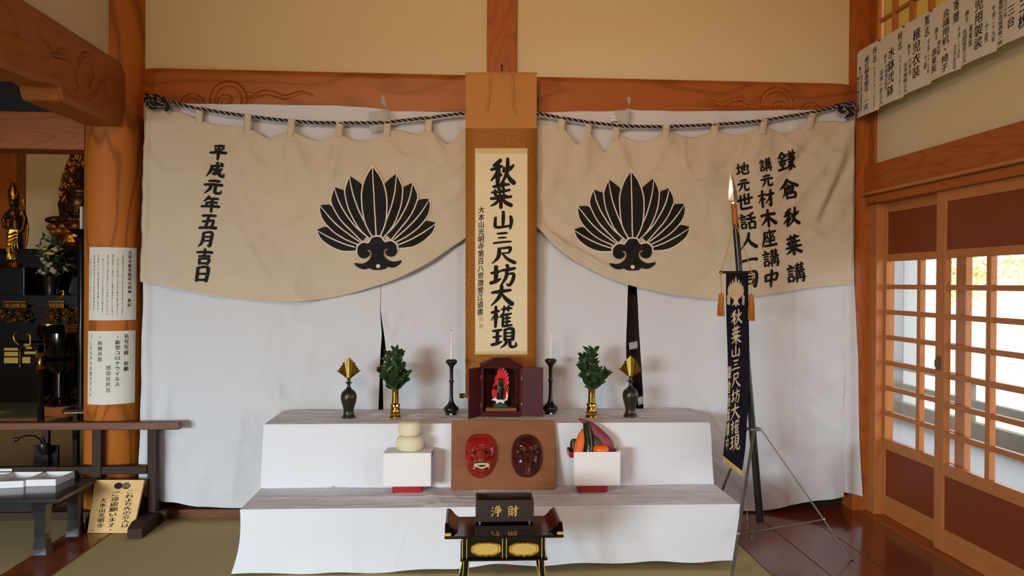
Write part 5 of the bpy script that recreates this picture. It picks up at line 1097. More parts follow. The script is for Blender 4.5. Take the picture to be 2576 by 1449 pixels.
def roundveg(px, py, rx, rz, ry, mt_, name, lab, cat, y, cal=False):
    c = PY(px, py, yv+y); t = thing(name, c-Vector((0, 0, rz*s)), lab, cat); m = MB(); vs = []
    pr = [(.02, -.88), (.3, -.98), (.62, -.85), (.92, -.45), (1, 0), (.93, .42), (.66, .80), (.34, .93), (.12, .86), (.01, .80)]
    m.lathe([(r*rx*s, q*rz*s) for r, q in [(k[0], k[1]) for k in crv(pr, 4)]], c, 32); m.build('flesh', M[mt_], t, ang=3)
    if cal: MB().ell(c+Vector((0, 0, rz*s*.82)), (4*s, 4*s, 1.6*s), 8, 6).build('stem', M['stem'], t)
roundveg(1511, 1131, 21.5, 13.5, 18, 'mandarin', 'mandarin_orange', 'round mandarin orange at the front of the vegetable offering', 'orange', -.050, True)
roundveg(1500, 1118, 21, 26, 20, 'avocado', 'avocado', 'dark avocado behind the mandarin under the sweet potato', 'avocado', -.002)
roundveg(1444, 1122, 11, 20, 14, 'avocado', 'green_squash', 'dark green squash half hidden behind the carrot', 'squash', .015)

# ------------------------------------------------------------------ lacquered tray table with offertory box
ZT = .372
def traytable():
    A = onpx(1118, 1350, ZT); B = onpx(1420, 1350, ZT); Cb = onpx(1270, 1298, ZT); cx = (A.x+B.x)/2; hw = (B.x-A.x)/2; yf = A.y; yb = Cb.y; s = ppm(A)
    t = thing('tray_table', (cx, yf, 0), 'black lacquered sutra table with gold fittings in front of the lower altar tier', 'table')
    bx((cx-hw, yf, ZT-.011), (cx+hw, yb, ZT)).build('table_top', M['black'], t, bevel=.003)
    for sg in (-1, 1):
        # flared end rolls
        pr = [(hw-.052, ZT), (hw-.040, ZT+.008), (hw-.026, ZT+.026), (hw-.012, ZT+.036), (hw-.002, ZT+.034), (hw-.001, ZT)]
        pts = [(cx+sg*x, yf+.045, z) for x, z in pr]; pts = pts if sg > 0 else pts[::-1]
        f2 = [(cx+sg*(hw-.030), yf+.004, ZT), (cx+sg*(hw-.004), yf+.004, ZT), (cx+sg*(hw-.004), yf+.004, ZT+.004)]
        m = MB().prism(pts, (0, 0, 0), (0, yb-yf-.047, 0))
        e = MB().build
        k = m.build('end_roll', M['black'], t, bevel=.0025, merge=True)
        w = MB(); n = 6
        for i in range(n): # tapering cheek toward the front
            a0, a1 = i/n, (i+1)/n; y0, y1 = yf+.045-.041*a0, yf+.045-.041*a1; h0, h1 = .034*(1-a0)**1.0+.003, .034*(1-a1)+.003
            xs = sorted((cx+sg*(hw-.001), cx+sg*(hw-.016))); w.hexa([(xs[0], y1, ZT-.001), (xs[1], y1, ZT-.001), (xs[1], y0, ZT-.001), (xs[0], y0, ZT-.001), (xs[0], y1, ZT+h1), (xs[1], y1, ZT+h1), (xs[1], y0, ZT+h0), (xs[0], y0, ZT+h0)])
        w.build('end_cheek', M['black'], t, merge=True)
        v = [(cx+sg*(hw-a), yf+c, ZT+.0012) for a, c in ((.002, .001), (.024, .001), (.026, .008), (.018, .014), (.010, .020), (.002, .024))]
        MB().prism(v if sg < 0 else v[::-1], (0, 0, 0), (0, 0, .009)).build('corner_fitting', M['goldpaint'], t, smooth=False, merge=True)
    # apron with cartouche plates
    zl = PY(1270, 1404, yf+.018).z; ax = (1374-1165)/2*s; yA = yf+.020
    bx((cx-ax, yA, zl), (cx+ax, yA+.012, ZT-.011)).build('apron', M['black'], t, bevel=.001)
    bx((cx-ax-.010, yA-.012, zl-.008), (cx+ax+.010, yb-.012, zl)).build('lower_shelf', M['black'], t, bevel=.002)
    bx((cx-ax, yb-.034, zl), (cx+ax, yb-.022, ZT-.011)).build('apron', M['black'], t, bevel=.001)
    for px in (1222.5, 1318):
        c = PY(px, 1380.5, yA); L = []
        for k in range(72):
            q = 2*math.pi*k/72; r = 1/((abs(math.cos(q))/37.5)**2.6+(abs(math.sin(q))/15.5)**2.6)**(1/2.6)
            lob = 1+.09*abs(math.sin(q*4.5))*math.sin(q)**.5 if math.sin(q) > 0 else 1+.24*abs(math.cos(q*4))**.7*(-math.sin(q)); L.append((r*lob*math.cos(q)*s, r*lob*math.sin(q)*s))
        p = MB().prism([(c.x+a, yA-.0005, c.z+d) for a, d in L], (0, 0, 0), (0, -.002, 0)).build('gold_plate', M['goldpaint'], t, smooth=False, merge=True)
        for kk, rr in ((0, 1.0), (1, .86)): MB().tube([(c.x+a*rr, yA-.0025, c.z+d*rr) for a, d in L+L[:1]], (.0022 if kk == 0 else .0014), 6, cap=False).build('plate_rim', M['gold'], p)
    sx = MB()
    for px in (1173, 1264.5): pass
    for px in (1163, 1174, 1264, 1274, 1363, 1373):
        c = PY(px, 1380, yA); sx.box((c.x-.0014, yA-.0022, zl+.001), (c.x+.0014, yA, ZT-.012))
    sx.build('gold_line', M['goldpaint'], t, smooth=False)
    # splayed legs
    for sg in (-1, 1):
        for yy in (yA-.004, yb-.040):
            pts = [(ax-.008, zl), (ax-.006, zl-.05), (ax+.004, zl-.11), (ax+.022, zl-.17), (ax+.038, zl-.215), (ax+.040, .012), (ax+.046, 0)]
            pts = [(x, max(z, 0)) for x, z in pts]; c = crv(pts, 4); m = MB()
            for (x0_, z0_), (x1_, z1_) in zip(c, c[1:]):
                if z0_-z1_ < 1e-5: continue
                q = [(cx+sg*(x1_-.016), z1_), (cx+sg*(x1_+.006), z1_), (cx+sg*(x0_+.006), z0_), (cx+sg*(x0_-.016), z0_)]; q = q if sg > 0 else [q[1], q[0], q[3], q[2]]
                m.hexa([(q[0][0], yy, q[0][1]), (q[1][0], yy, q[1][1]), (q[1][0], yy+.022, q[1][1]), (q[0][0], yy+.022, q[0][1]), (q[3][0], yy, q[3][1]), (q[2][0], yy, q[2][1]), (q[2][0], yy+.022, q[2][1]), (q[3][0], yy+.022, q[3][1])])
            lg = m.build('leg', M['black'], t, merge=True)
            gl = MB()
            for dx in (-.015, .005): gl.tube([(cx+sg*(x+dx), yy-.0008, z) for x, z in c], .0016, 6)
            gl.build('gold_line', M['goldpaint'], lg)
    # offertory box
    D = onpx(1270, 1313, ZT+.007); s2 = ppm(D); bw = 73*s2; hb = (1313-1259)*s2; z0 = ZT+.0075; yb_ = D.y; dp = .115
    b = thing('offertory_box', (D.x, yb_, ZT), 'open dark brown offertory box with two gold characters on the lacquered table', 'box')
    m = MB(); th = .008; x0, x1 = D.x-bw, D.x+bw; z1 = z0+hb
    m.box((x0, yb_, z0), (x1, yb_+th, z1)).box((x0, yb_+dp-th, z0), (x1, yb_+dp, z1)).box((x0, yb_+th, z0), (x0+th, yb_+dp-th, z1)).box((x1-th, yb_+th, z0), (x1, yb_+dp-th, z1)).box((x0+th, yb_+th, z0), (x1-th, yb_+dp-th, z0+.006))
    m.build('case', M['boxbrown'], b, bevel=.0012)
    m = MB()
    for ch, px in (('浄', 1249), ('財', 1290)):
        c = PY(px, 1286, yb_); m2 = brush(ch, 1.55)
        m.add([(c.x+q[0]*27*s2, yb_-.0008-.00015*q[2], c.z-(q[1]-.12*q[0])*27*s2) for q in m2[0]], m2[1])
    m.build('lettering', M['goldpaint'], b, smooth=False)
    for sx_ in (-1, 1):
        for yy in (yb_+.012, yb_+dp-.012): MB().lathe([(.005, 0), (.006, .003), (.005, .0076)], (D.x+sx_*(bw-.016), yy, ZT+.0002), 14).build('foot', M['chrome'], b)
traytable()
# ------------------------------------------------------------------ spear with banner on a tripod
def spear():
    YP = 3.77; top = PY(1838, 432, YP); neck = PY(1846, 513, YP); bot = PY(1912, 1312, YP); ax = (bot-neck).normalized()
    t = thing('spear', bot, 'long black pole spear with a steel blade standing in a tripod beside the altar', 'spear')
    L = (bot-neck).length; w2 = neck+ax*L*.062
    MB().tube([w2, neck+ax*L*.35, bot], [.0155, .0165, .0185], 16).build('pole', M['satin'], t)
    MB().tube([neck, w2], [.0135, .0155], 16).build('wooden_collar', M['cedarZ'], t)
    MB().tube([bot-Vector((0, 0, 0)), bot+ax*.02], [.019, .014], 14).build('pole_cap', M['greymetal'], t)
    m = MB(); sd = Vector((1, 0, 0)); a = (neck-top).normalized(); sd = (sd-a*sd.dot(a)).normalized(); n = a.cross(sd); P = []
    lv = [(0, .0006), (.25, .011), (.6, .0205), (.86, .0235), (.90, .022), (.93, .007), (1, .0065)]; LB_ = (neck-top).length
    for q, w in lv:
        c = top+a*LB_*q; P += [c-sd*w, c-n*min(.007, w*.5), c+sd*w*1.05, c+n*min(.007, w*.5)]
    m.add(P, [(4*i+k, 4*i+(k+1) % 4, 4*i+4+(k+1) % 4, 4*i+4+k) for i in range(len(lv)-1) for k in range(4)]).build('blade', M['steel'], t, smooth=False, merge=True)
    # banner hung from a short bar
    YN = YP-.050
    B = thing('banner', PY(1845, 1190, YN), 'narrow dark navy banner with pale brush characters hanging on the spear', 'banner')
    MB().tube([PY(1813, 685, YN), PY(1893, 685, YN)], .0065, 12).build('cross_bar', M['satin'], B)
    for px in (1814, 1889): MB().ell(PY(px, 685, YN), (.010, .010, .010), 14, 10).build('bar_knob', M['fanbrass'], B)
    LE = [(685, 1826), (760, 1826), (900, 1828), (1000, 1826), (1060, 1822), (1110, 1816), (1142, 1812)]; RE = [(685, 1882), (760, 1882), (900, 1885), (1000, 1883), (1060, 1879), (1130, 1874), (1184, 1866)]
    def bs(u, v, o=0):
        yl = 685+(1142-685)*v; yr = 685+(1184-685)*v; a_, b_ = sinterp(LE, yl), sinterp(RE, yr); px = a_+(b_-a_)*u; py = yl+(yr-yl)*u
        k = max(0, v-.25)/.75; y = YN-.003-.012*k*math.sin(u*4+.5+2*v)-.03*k*(1-u)
        p = PY(px, py, YN); p.y = y-o; return p
    MB().grid(bs, 16, 90, flip=True).build('cloth', M['navy'], B, ang=3, solid=.001)
    def bp(x, y, o=.0025): # pixel to banner
        v = (y-685)/478; u = 0
        for _ in range(6):
            yl = 685+(1142-685)*v; yr = 685+(1184-685)*v; a_, b_ = sinterp(LE, yl), sinterp(RE, yr); u = (x-a_)/(b_-a_); v = (y-685)/((1142-685)+(1184-1142)*u)
        return bs(u, v, o)
    pale = mat('banner_letter', 'b9a98a', .8)
    m = MB()
    for ch, c0, c1, w in (('秋', (1851, 777), (1852, 818), 30), ('葉', (1850, 820), (1850, 866), 27), ('山', (1849, 868), (1849, 900), 25), ('三', (1849, 902), (1848, 934), 25), ('尺', (1848, 936), (1848, 974), 26), ('坊', (1848, 976), (1847, 1014), 25), ('大', (1847, 1014), (1846, 1056), 28), ('権', (1847, 1054), (1846, 1092), 26), ('現', (1847, 1092), (1846, 1134), 28)):
        vtext(m, ch, c0, c1, w, bp, .03, -.1, brushy=1.35)
    m.build('lettering', pale, B, smooth=False)
    m = MB(); vtext(m, '鎌倉秋葉講中', (1832, 918), (1823, 1130), 10, bp, .02, -.1); m.build('lettering', pale, B, smooth=False)
    m = MB(); vtext(m, '鎌', (1832, 738), (1832, 768), 9, bp, .03); vtext(m, '倉', (1869, 738), (1869, 768), 8, bp, .03); m.build('lettering', pale, B, smooth=False)
    # embroidered feather fan
    m = MB(); dk = MB()
    for k in range(-4, 5):
        an = k*.20; ln = 62-abs(k)*6.5; bx0, by0 = 1850, 757; pts = []
        for q, w in ((0, 1.5), (.3, 5), (.65, 7.5), (.88, 4), (1, .4)):
            r = ln*q; aa = an*(.35+.65*(1-q*.45)); pts.append((bx0+math.sin(aa)*r*1.05, by0-math.cos(aa)*r, w))
        v, f = ribbon2(pts, 1, 5, False); m.add([bp(x, y, .0022+.0003*(4-abs(k))) for x, y in v], f)
        v, f = ribbon2([(x, y, .9) for x, y, w in pts], 1, 5, False); dk.add([bp(x, y, .0030+.0003*(4-abs(k))) for x, y in v], f)
    for sg in (-1, 1):
        v, f = ribbon2([(1850, 752, 6), (1850+sg*4, 762, 5), (1850+sg*9, 768, 2)], 1, 5); m.add([bp(x, y, .004) for x, y in v], f)
    v, f = ribbon2([(1850, 748, 9), (1850, 758, 8), (1850, 770, 4)], 1, 5); m.add([bp(x, y, .0044) for x, y in v], f)
    c = m.build('crest', pale, B, smooth=False); dk.build('feather_lines', M['tan'], c, smooth=False)
    # fringe
    rnd = random.Random(4); m = MB()
    m.grid(lambda u, v: bs(u, 1.0+.012*v, .0022), 20, 2)
    for i in range(90):
        u = i/89; a_ = bs(u, 1.0, .003); d = Vector((rnd.uniform(-.002, .003)+.004*u, rnd.uniform(-.004, .004), -rnd.uniform(.024, .034))); m.tube([a_, a_+d*.5+Vector((0, -.002, 0)), a_+d], [.0012, .0011, .0009], 4)
    m.build('fringe', M['fringe'], B)
    # cords and tassels
    for px, tx, ty0, ty1, sc_ in ((1814, 1813, 738, 796, 1), (1889, 1889, 740, 808, 1.05)):
        hang = PY(1846, 556, YP); hang.y = YP-.02; k = PY(px, 684, YN); k.y = YN-.006; e = PY(tx if px < 1850 else 1889, ty0, YN); e.y = YN-.008
        MB().tube(crv([hang, k, k+(e-k)*.5, e], 6), .0022, 8).build('hanging_cord', M['cord'], B)
        s = (PY(tx, ty0, YN)-PY(tx, ty0+1, YN)).length; H = (ty1-ty0)*s*.97; rr = 7.2*s*sc_
        ts = thing('x', e, None, None); bpy.data.objects.remove(ts)
        hd = MB().lathe([(.15*rr, 0), (rr*.8, -.02*H), (rr*.95, -.07*H), (rr*.85, -.13*H), (rr*.8, -.15*H)], e, 18); hd.v = hd.v; 
        h_ = hd.build('tassel', M['tassel'], B); sk = MB()
        for i in range(46):
            q = i*2.4; r0 = rr*.8*math.sqrt((i+.5)/46); r1 = rr*1.25*math.sqrt((i+.5)/46); a0 = e+Vector((r0*math.cos(q), r0*math.sin(q), -.12*H)); a1 = e+Vector((r1*math.cos(q)+rnd.uniform(-.002, .002), r1*math.sin(q), -H*rnd.uniform(.94, 1.03)))
            sk.tube([a0, (a0+a1)/2+Vector((r1*.06*math.cos(q), 0, 0)), a1], [.0019, .0021, .0017], 5)
        sk.build('tassel_skirt', M['tassel'], h_)
    # tripod
    tp = thing('tripod_stand', PZ(1900, 1385, 0), 'thin grey metal tripod with a chain holding the spear upright', 'tripod')
    col = PY(1896, 1079, YP)
    MB().lathe([(.021, -.006), (.036, -.005), (.038, 0), (.036, .006), (.021, .006)], col, 24).build('collar', M['greymetal'], tp)
    feet = [(PZ(2143, 1408, .004), Vector((.036, -.004, -.002))), (PZ(1838, 1468, .004), Vector((-.012, -.034, -.002))), (Vector((1.10, 3.96, .004)), Vector((-.034, .01, -.002)))]
    feet[2] = (Vector((1.302, 4.05, .004)), Vector((-.034, .012, -.002)))
    hub = Vector((col.x+.01, col.y-.01, .115)) 
    hub = PY(1893, 1338, YP-.01)
    for f, o in feet:
        a_ = col+o; sl = MB(); d = (f-a_).normalized(); sdv = d.cross(Vector((0, 0, 1))).normalized()*.0065; nn = d.cross(sdv).normalized()*.003
        lg = MB().hexa([f-sdv-nn, f+sdv-nn, f+sdv+nn, f-sdv+nn, a_-sdv-nn, a_+sdv-nn, a_+sdv+nn, a_-sdv+nn]).build('leg', M['greymetal'], tp, smooth=False, merge=True)
        MB().ell(f, (.007, .007, .004), 10, 6).build('foot', M['satin'], lg)
        jn = a_+(f-a_)*.70; MB().tube([jn, hub], .0035, 6).build('brace', M['greymetal'], tp)
        MB().ell(jn, (.008, .008, .008), 10, 8).build('rivet', M['chrome'], lg)
    MB().lathe([(.008, -.012), (.016, -.01), (.016, .006), (.008, .008)], hub, 14).build('hub', M['greymetal'], tp)
    MB().tube([hub, hub+Vector((-.006, -.004, -.035))], .003, 6).build('hub_pin', M['chrome'], tp)
    ch = MB(); c0 = PY(1880, 1187, YP-.045); c1 = PY(1880, 1344, YP-.045); nl_ = 46
    MB_ = None
    for i in range(nl_):
        c = c0+(c1-c0)*(i/(nl_-1)); r = .0042; ring = []
        for k in range(9):
            q = 2*math.pi*k/8; ring.append(c+(Vector((r*.6*math.cos(q), 0, r*1.15*math.sin(q))) if i % 2 else Vector((0, r*.6*math.cos(q), r*1.15*math.sin(q)))))
        ch.tube(ring, .0009, 5, cap=False)
    ch.build('chain', M['chrome'], tp)
spear()

# ------------------------------------------------------------------ left side: barrier rail, low table, sign
def barrier():
    YR = 4.275; t = thing('barrier_rail', PY(200, 1300, YR), 'dark wooden barrier rail with two posts standing before the round pillar', 'barrier')
    a = PY(455, 1060, YR); b = PY(455, 1079, YR); x0 = -3.6; h = .027
    MB().prism([(a.x, YR-h, b.z), (a.x+.004, YR-h, b.z+.02), (a.x-.006, YR-h, a.z), (x0, YR-h, a.z), (x0, YR-h, b.z)], (0, 0, 0), (0, 2*h, 0)).build('top_rail', M['railwood'], t, bevel=.005, merge=True)
    for px0, px1, nm in ((375, 397, 0), (236, 259, 1), (118, 136, 2)):
        if nm == 2: continue
        q0, q1 = PY(px0, 1150, YR), PY(px1, 1150, YR); xx0, xx1 = q0.x, q1.x
        bx((xx0, YR-.025, .06), (xx1, YR+.025, b.z+.002)).build('post', M['darkwood'], t, bevel=.003)
        fy0 = 4.04 if nm == 0 else 4.21; fy1 = 4.335; w = .016
        MB().prism([(xx0-w, fy0, 0), (xx0-w, fy0, .05), (xx0-w, fy0+.05, .074), (xx0-w, fy1-.05, .074), (xx0-w, fy1, .05), (xx0-w, fy1, 0)], (0, 0, 0), (xx1-xx0+2*w, 0, 0)).build('foot', M['darkwoodY'], t, bevel=.006, merge=True)
    for y0_, y1_, ex in ((1171, 1191, 372), (1284, 1303, 422)):
        p, q = PY(372, y0_, YR), PY(ex, y1_, YR); bx((x0, YR-.018, q.z), (q.x, YR+.018, p.z)).build('tie_rail', M['darkwood'], t, bevel=.003)
barrier()
def lowtable():
    t = thing('low_table', PZ(60, 1380, 0), 'low black lacquered table with shaped legs at the left edge carrying white paper trays', 'table')
    z1 = .270; F = PZ(145, 1256, z1); x1 = F.x; y0, y1 = F.y, 4.235; x0 = -3.3
    bx((x0, y0, z1-.022), (x1, y1, z1)).build('table_top', M['lowtable'], t, bevel=.004)
    bx((x0+.06, y0+.05, z1-.075), (x1-.10, y0+.068, z1-.022)).build('apron', M['lowtable'], t, bevel=.002)
    bx((x1-.118, y0+.068, z1-.07), (x1-.10, y1-.05, z1-.022)).build('apron', M['lowtable'], t, bevel=.002)
    def leg(x, y):
        m = MB(); n = 8; w0, w1, w2 = .030, .022, .034; lv = [(0, .034), (.12, .030), (.35, .0265), (.7, .0265), (.85, .028), (.95, .033), (1, .038)]
        for (a, wa), (b, wb) in zip(lv, lv[1:]):
            za, zb_ = (z1-.022)*a, (z1-.022)*b; m.hexa([(x-wa, y-wa, za), (x+wa, y-wa, za), (x+wa, y+wa, za), (x-wa, y+wa, za), (x-wb, y-wb, zb_), (x+wb, y-wb, zb_), (x+wb, y+wb, zb_), (x-wb, y+wb, zb_)])
        m.build('leg', M['lowtable'], t, merge=True, ang=1.1)
    A, B = PZ(99, 1402, 0), PZ(182, 1352, 0); leg(A.x-.012, A.y+.05); leg(B.x, B.y+.03); leg(x0+.12, A.y+.045); leg(x0+.12, B.y+.03)
    return z1
zt_ = lowtable()
def papertray(qpx, lab, hgt=.034):
    q = [PZ(x, y, zt_+.001) for x, y in qpx]   # front-left, front-right, back-right, back-left at the base
    t = thing('paper_tray', q[0], lab, 'tray', 'white paper trays on the low table'); up = Vector((0, 0, hgt)); c = sum(q, Vector())/4; th = .004
    i_ = [p+(c-p).normalized()*th*1.6 for p in q]; m = MB()
    for k in range(4): a, b, c2, d = q[k], q[(k+1) % 4], i_[(k+1) % 4], i_[k]; m.hexa([a, b, c2, d, a+up, b+up, c2+up, d+up])
    m.hexa([p for p in i_]+[p+Vector((0, 0, .003)) for p in i_])
    m.build('tray_wall', M['whitepaper'], t, smooth=False)
    s = MB(); e = [p+(c-p)*.12+Vector((0, 0, .004)) for p in q]; s.hexa(e+[p+Vector((0, 0, .004)) for p in e]); s.build('paper_slips', M['whitepaper'], t, smooth=False)
papertray([(62, 1224), (140, 1222), (188, 1201), (117, 1202)], 'white paper tray at the right end of the low black table')
papertray([(-30, 1230), (59, 1226), (112, 1202.5), (36, 1203)], 'white paper tray in the middle of the low table, next to the end one')
papertray([(-70, 1212), (0, 1211), (33, 1202), (-40, 1203)], 'white paper tray at the photo edge behind the middle tray', .03)
def cardlet():
    c = [PZ(x, y, zt_+.033) for x, y in ((-40, 1187), (31, 1186), (33, 1180), (-40, 1180))]
    t = thing('paper_stack', c[0]-Vector((0, 0, .001)), 'small stack of printed white papers lying on the tray at the photo edge', 'papers')
    MB().hexa(c+[p+Vector((0, 0, .014)) for p in c]).build('sheets', M['whitepaper'], t, bevel=.003)
cardlet()
def sign():
    z0 = .006; BL, BR_ = PZ(219, 1341, z0), PZ(334, 1341, z0); yb = BL.y; top_y = 4.205
    TL, TR = PY(238, 1207, top_y), PY(363, 1207, top_y)
    U = (TL-BL); R_ = (BR_-BL); N = U.cross(R_).normalized()*(1)
    if N.y > 0: N = -N
    def W(u, v, o=0): return BL+(TL-BL)*(1-v)+((BR_-BL)*v+(TR-TL)*(1-v))*u+N*o
    t = thing('wooden_sign', (BL+BR_)/2, 'pale wooden sign board with brush writing leaning under the barrier rail', 'sign')
    MB().hexa([W(0, 1, 0), W(1, 1, 0), W(1, 1, -.016), W(0, 1, -.016), W(0, 0, 0), W(1, 0, 0), W(1, 0, -.016), W(0, 0, -.016)]).build('board', M['signwood'], t, bevel=.002, merge=True)
    m = MB(); f = lambda x, y: W(x, y, .0012)
    vtext(m, 'これより先の立入は', (.76, .19), (.80, .90), .19, f, .012, -.08); vtext(m, 'ご遠慮願います', (.47, .22), (.50, .90), .18, f, .012, -.08); vtext(m, '大本山光明寺', (.24, .34), (.26, .91), .14, f, .008, -.08)
    m.build('lettering', M['ink'], t, smooth=False)
    for u, s_ in ((.50, 1), (.66, 1)):
        e = MB(); L = [(u+.085*math.cos(q*.35)*(1+.06*math.sin(q*3)), .115+.062*math.sin(q*.35)*(1+.06*math.sin(q*3))) for q in range(18)]; v, fc = fill2(L); e.add([f(x, y) for x, y in v], fc)
        for k in range(4):
            v, fc = ribbon2([(u-.05+.03*k, .06, .008), (u-.06+.032*k, .115, .012), (u-.05+.03*k, .17, .006)], 1, 4); 
            if u > .6: e.add([W(x, y, .0016) for x, y in v], fc)
        e.build('crest', M['ink'], t, smooth=False)
        if u > .6:
            e = MB()
            for k in range(5): v, fc = ribbon2([(u-.055+.028*k, .07, .006), (u-.06+.03*k, .115, .010), (u-.055+.028*k, .16, .005)], 1, 4); e.add([W(x, y, .0018) for x, y in v], fc)
            e.build('crest', M['signwood'], t, smooth=False)
    for u in (.12, .5, .9): p = W(u, .945, .001); MB().ell(p, (.003, .003, .003), 8, 6).build('nail', M['cork'], t)
sign()
# dark chair back / reading stand with gooseneck lamp behind the rail
def lampstand():
    Y = 4.75; s = (PY(101, 1100, Y)-PY(100, 1100, Y)).length
    c = thing('reading_stand', PY(115, 1190, Y), 'dark wooden reading stand with a sloped back behind the barrier rail', 'stand')
    p0, p1 = PY(84, 1121, Y), PY(146, 1180, Y); z0 = PY(120, 1320, Y).z
    bx((p0.x, Y, p1.z), (p1.x, Y+.02, p0.z)).build('back_panel', M['lowtable'], c, bevel=.004)
    a, b = PY(112, 1075, Y), PY(128, 1190, Y); bx((a.x, Y-.03, 0), (b.x, Y-.002, a.z)).build('post', M['darkwood'], c, bevel=.003)
    bx((p0.x-.02, Y-.16, 0), (p1.x+.02, Y+.16, .04)).build('foot', M['darkwoodY'], c, bevel=.004)
    m0 = PY(117, 1140, Y-.05); l = thing('gooseneck_lamp', m0, 'small black gooseneck lamp clipped to the reading stand', 'lamp')
    MB().tube([PY(110, 1117, Y-.05), PY(113, 1128, Y-.05), PY(116, 1143, Y-.05)], [.034, .036, .022], 18).build('clip_base', M['satin'], l)
    MB().tube(crv([PY(106, 1116, Y-.05), PY(100, 1105, Y-.06), PY(84, 1096, Y-.08), PY(62, 1097, Y-.10), PY(46, 1103, Y-.11)], 6), .005, 8).build('neck', M['satin'], l)
    MB().tube([PY(47, 1103, Y-.11), PY(36, 1107, Y-.115)], [.010, .013], 12).build('lamp_head', M['satin'], l)
lampstand()
def blackstand():
    Y = 4.9; a = PY(187, 1020, Y); b = PY(235, 1029, Y); t = thing('lacquer_stand', PZ(210, 1230, 0), 'black lacquered stand partly hidden behind the left side of the round pillar', 'stand')
    bx((a.x, Y-.15, b.z), (b.x+.1, Y+.15, a.z)).build('top', M['black'], t, bevel=.003)
    m = MB(); m.box((a.x+.015, Y-.151, b.z-.0), (b.x+.1, Y-.1505, b.z+.004)); m.build('gold_line', M['goldpaint'], t, smooth=False)
    for xx in (PY(207, 1040, Y).x, b.x+.06):
        for yy in (Y-.12, Y+.09): bx((xx, yy, .02), (xx+.03, yy+.03, b.z)).build('leg', M['black'], t, bevel=.002)
    bx((a.x+.03, Y-.14, 0), (b.x+.1, Y+.14, .02)).build('foot_frame', M['black'], t, bevel=.002)
blackstand()

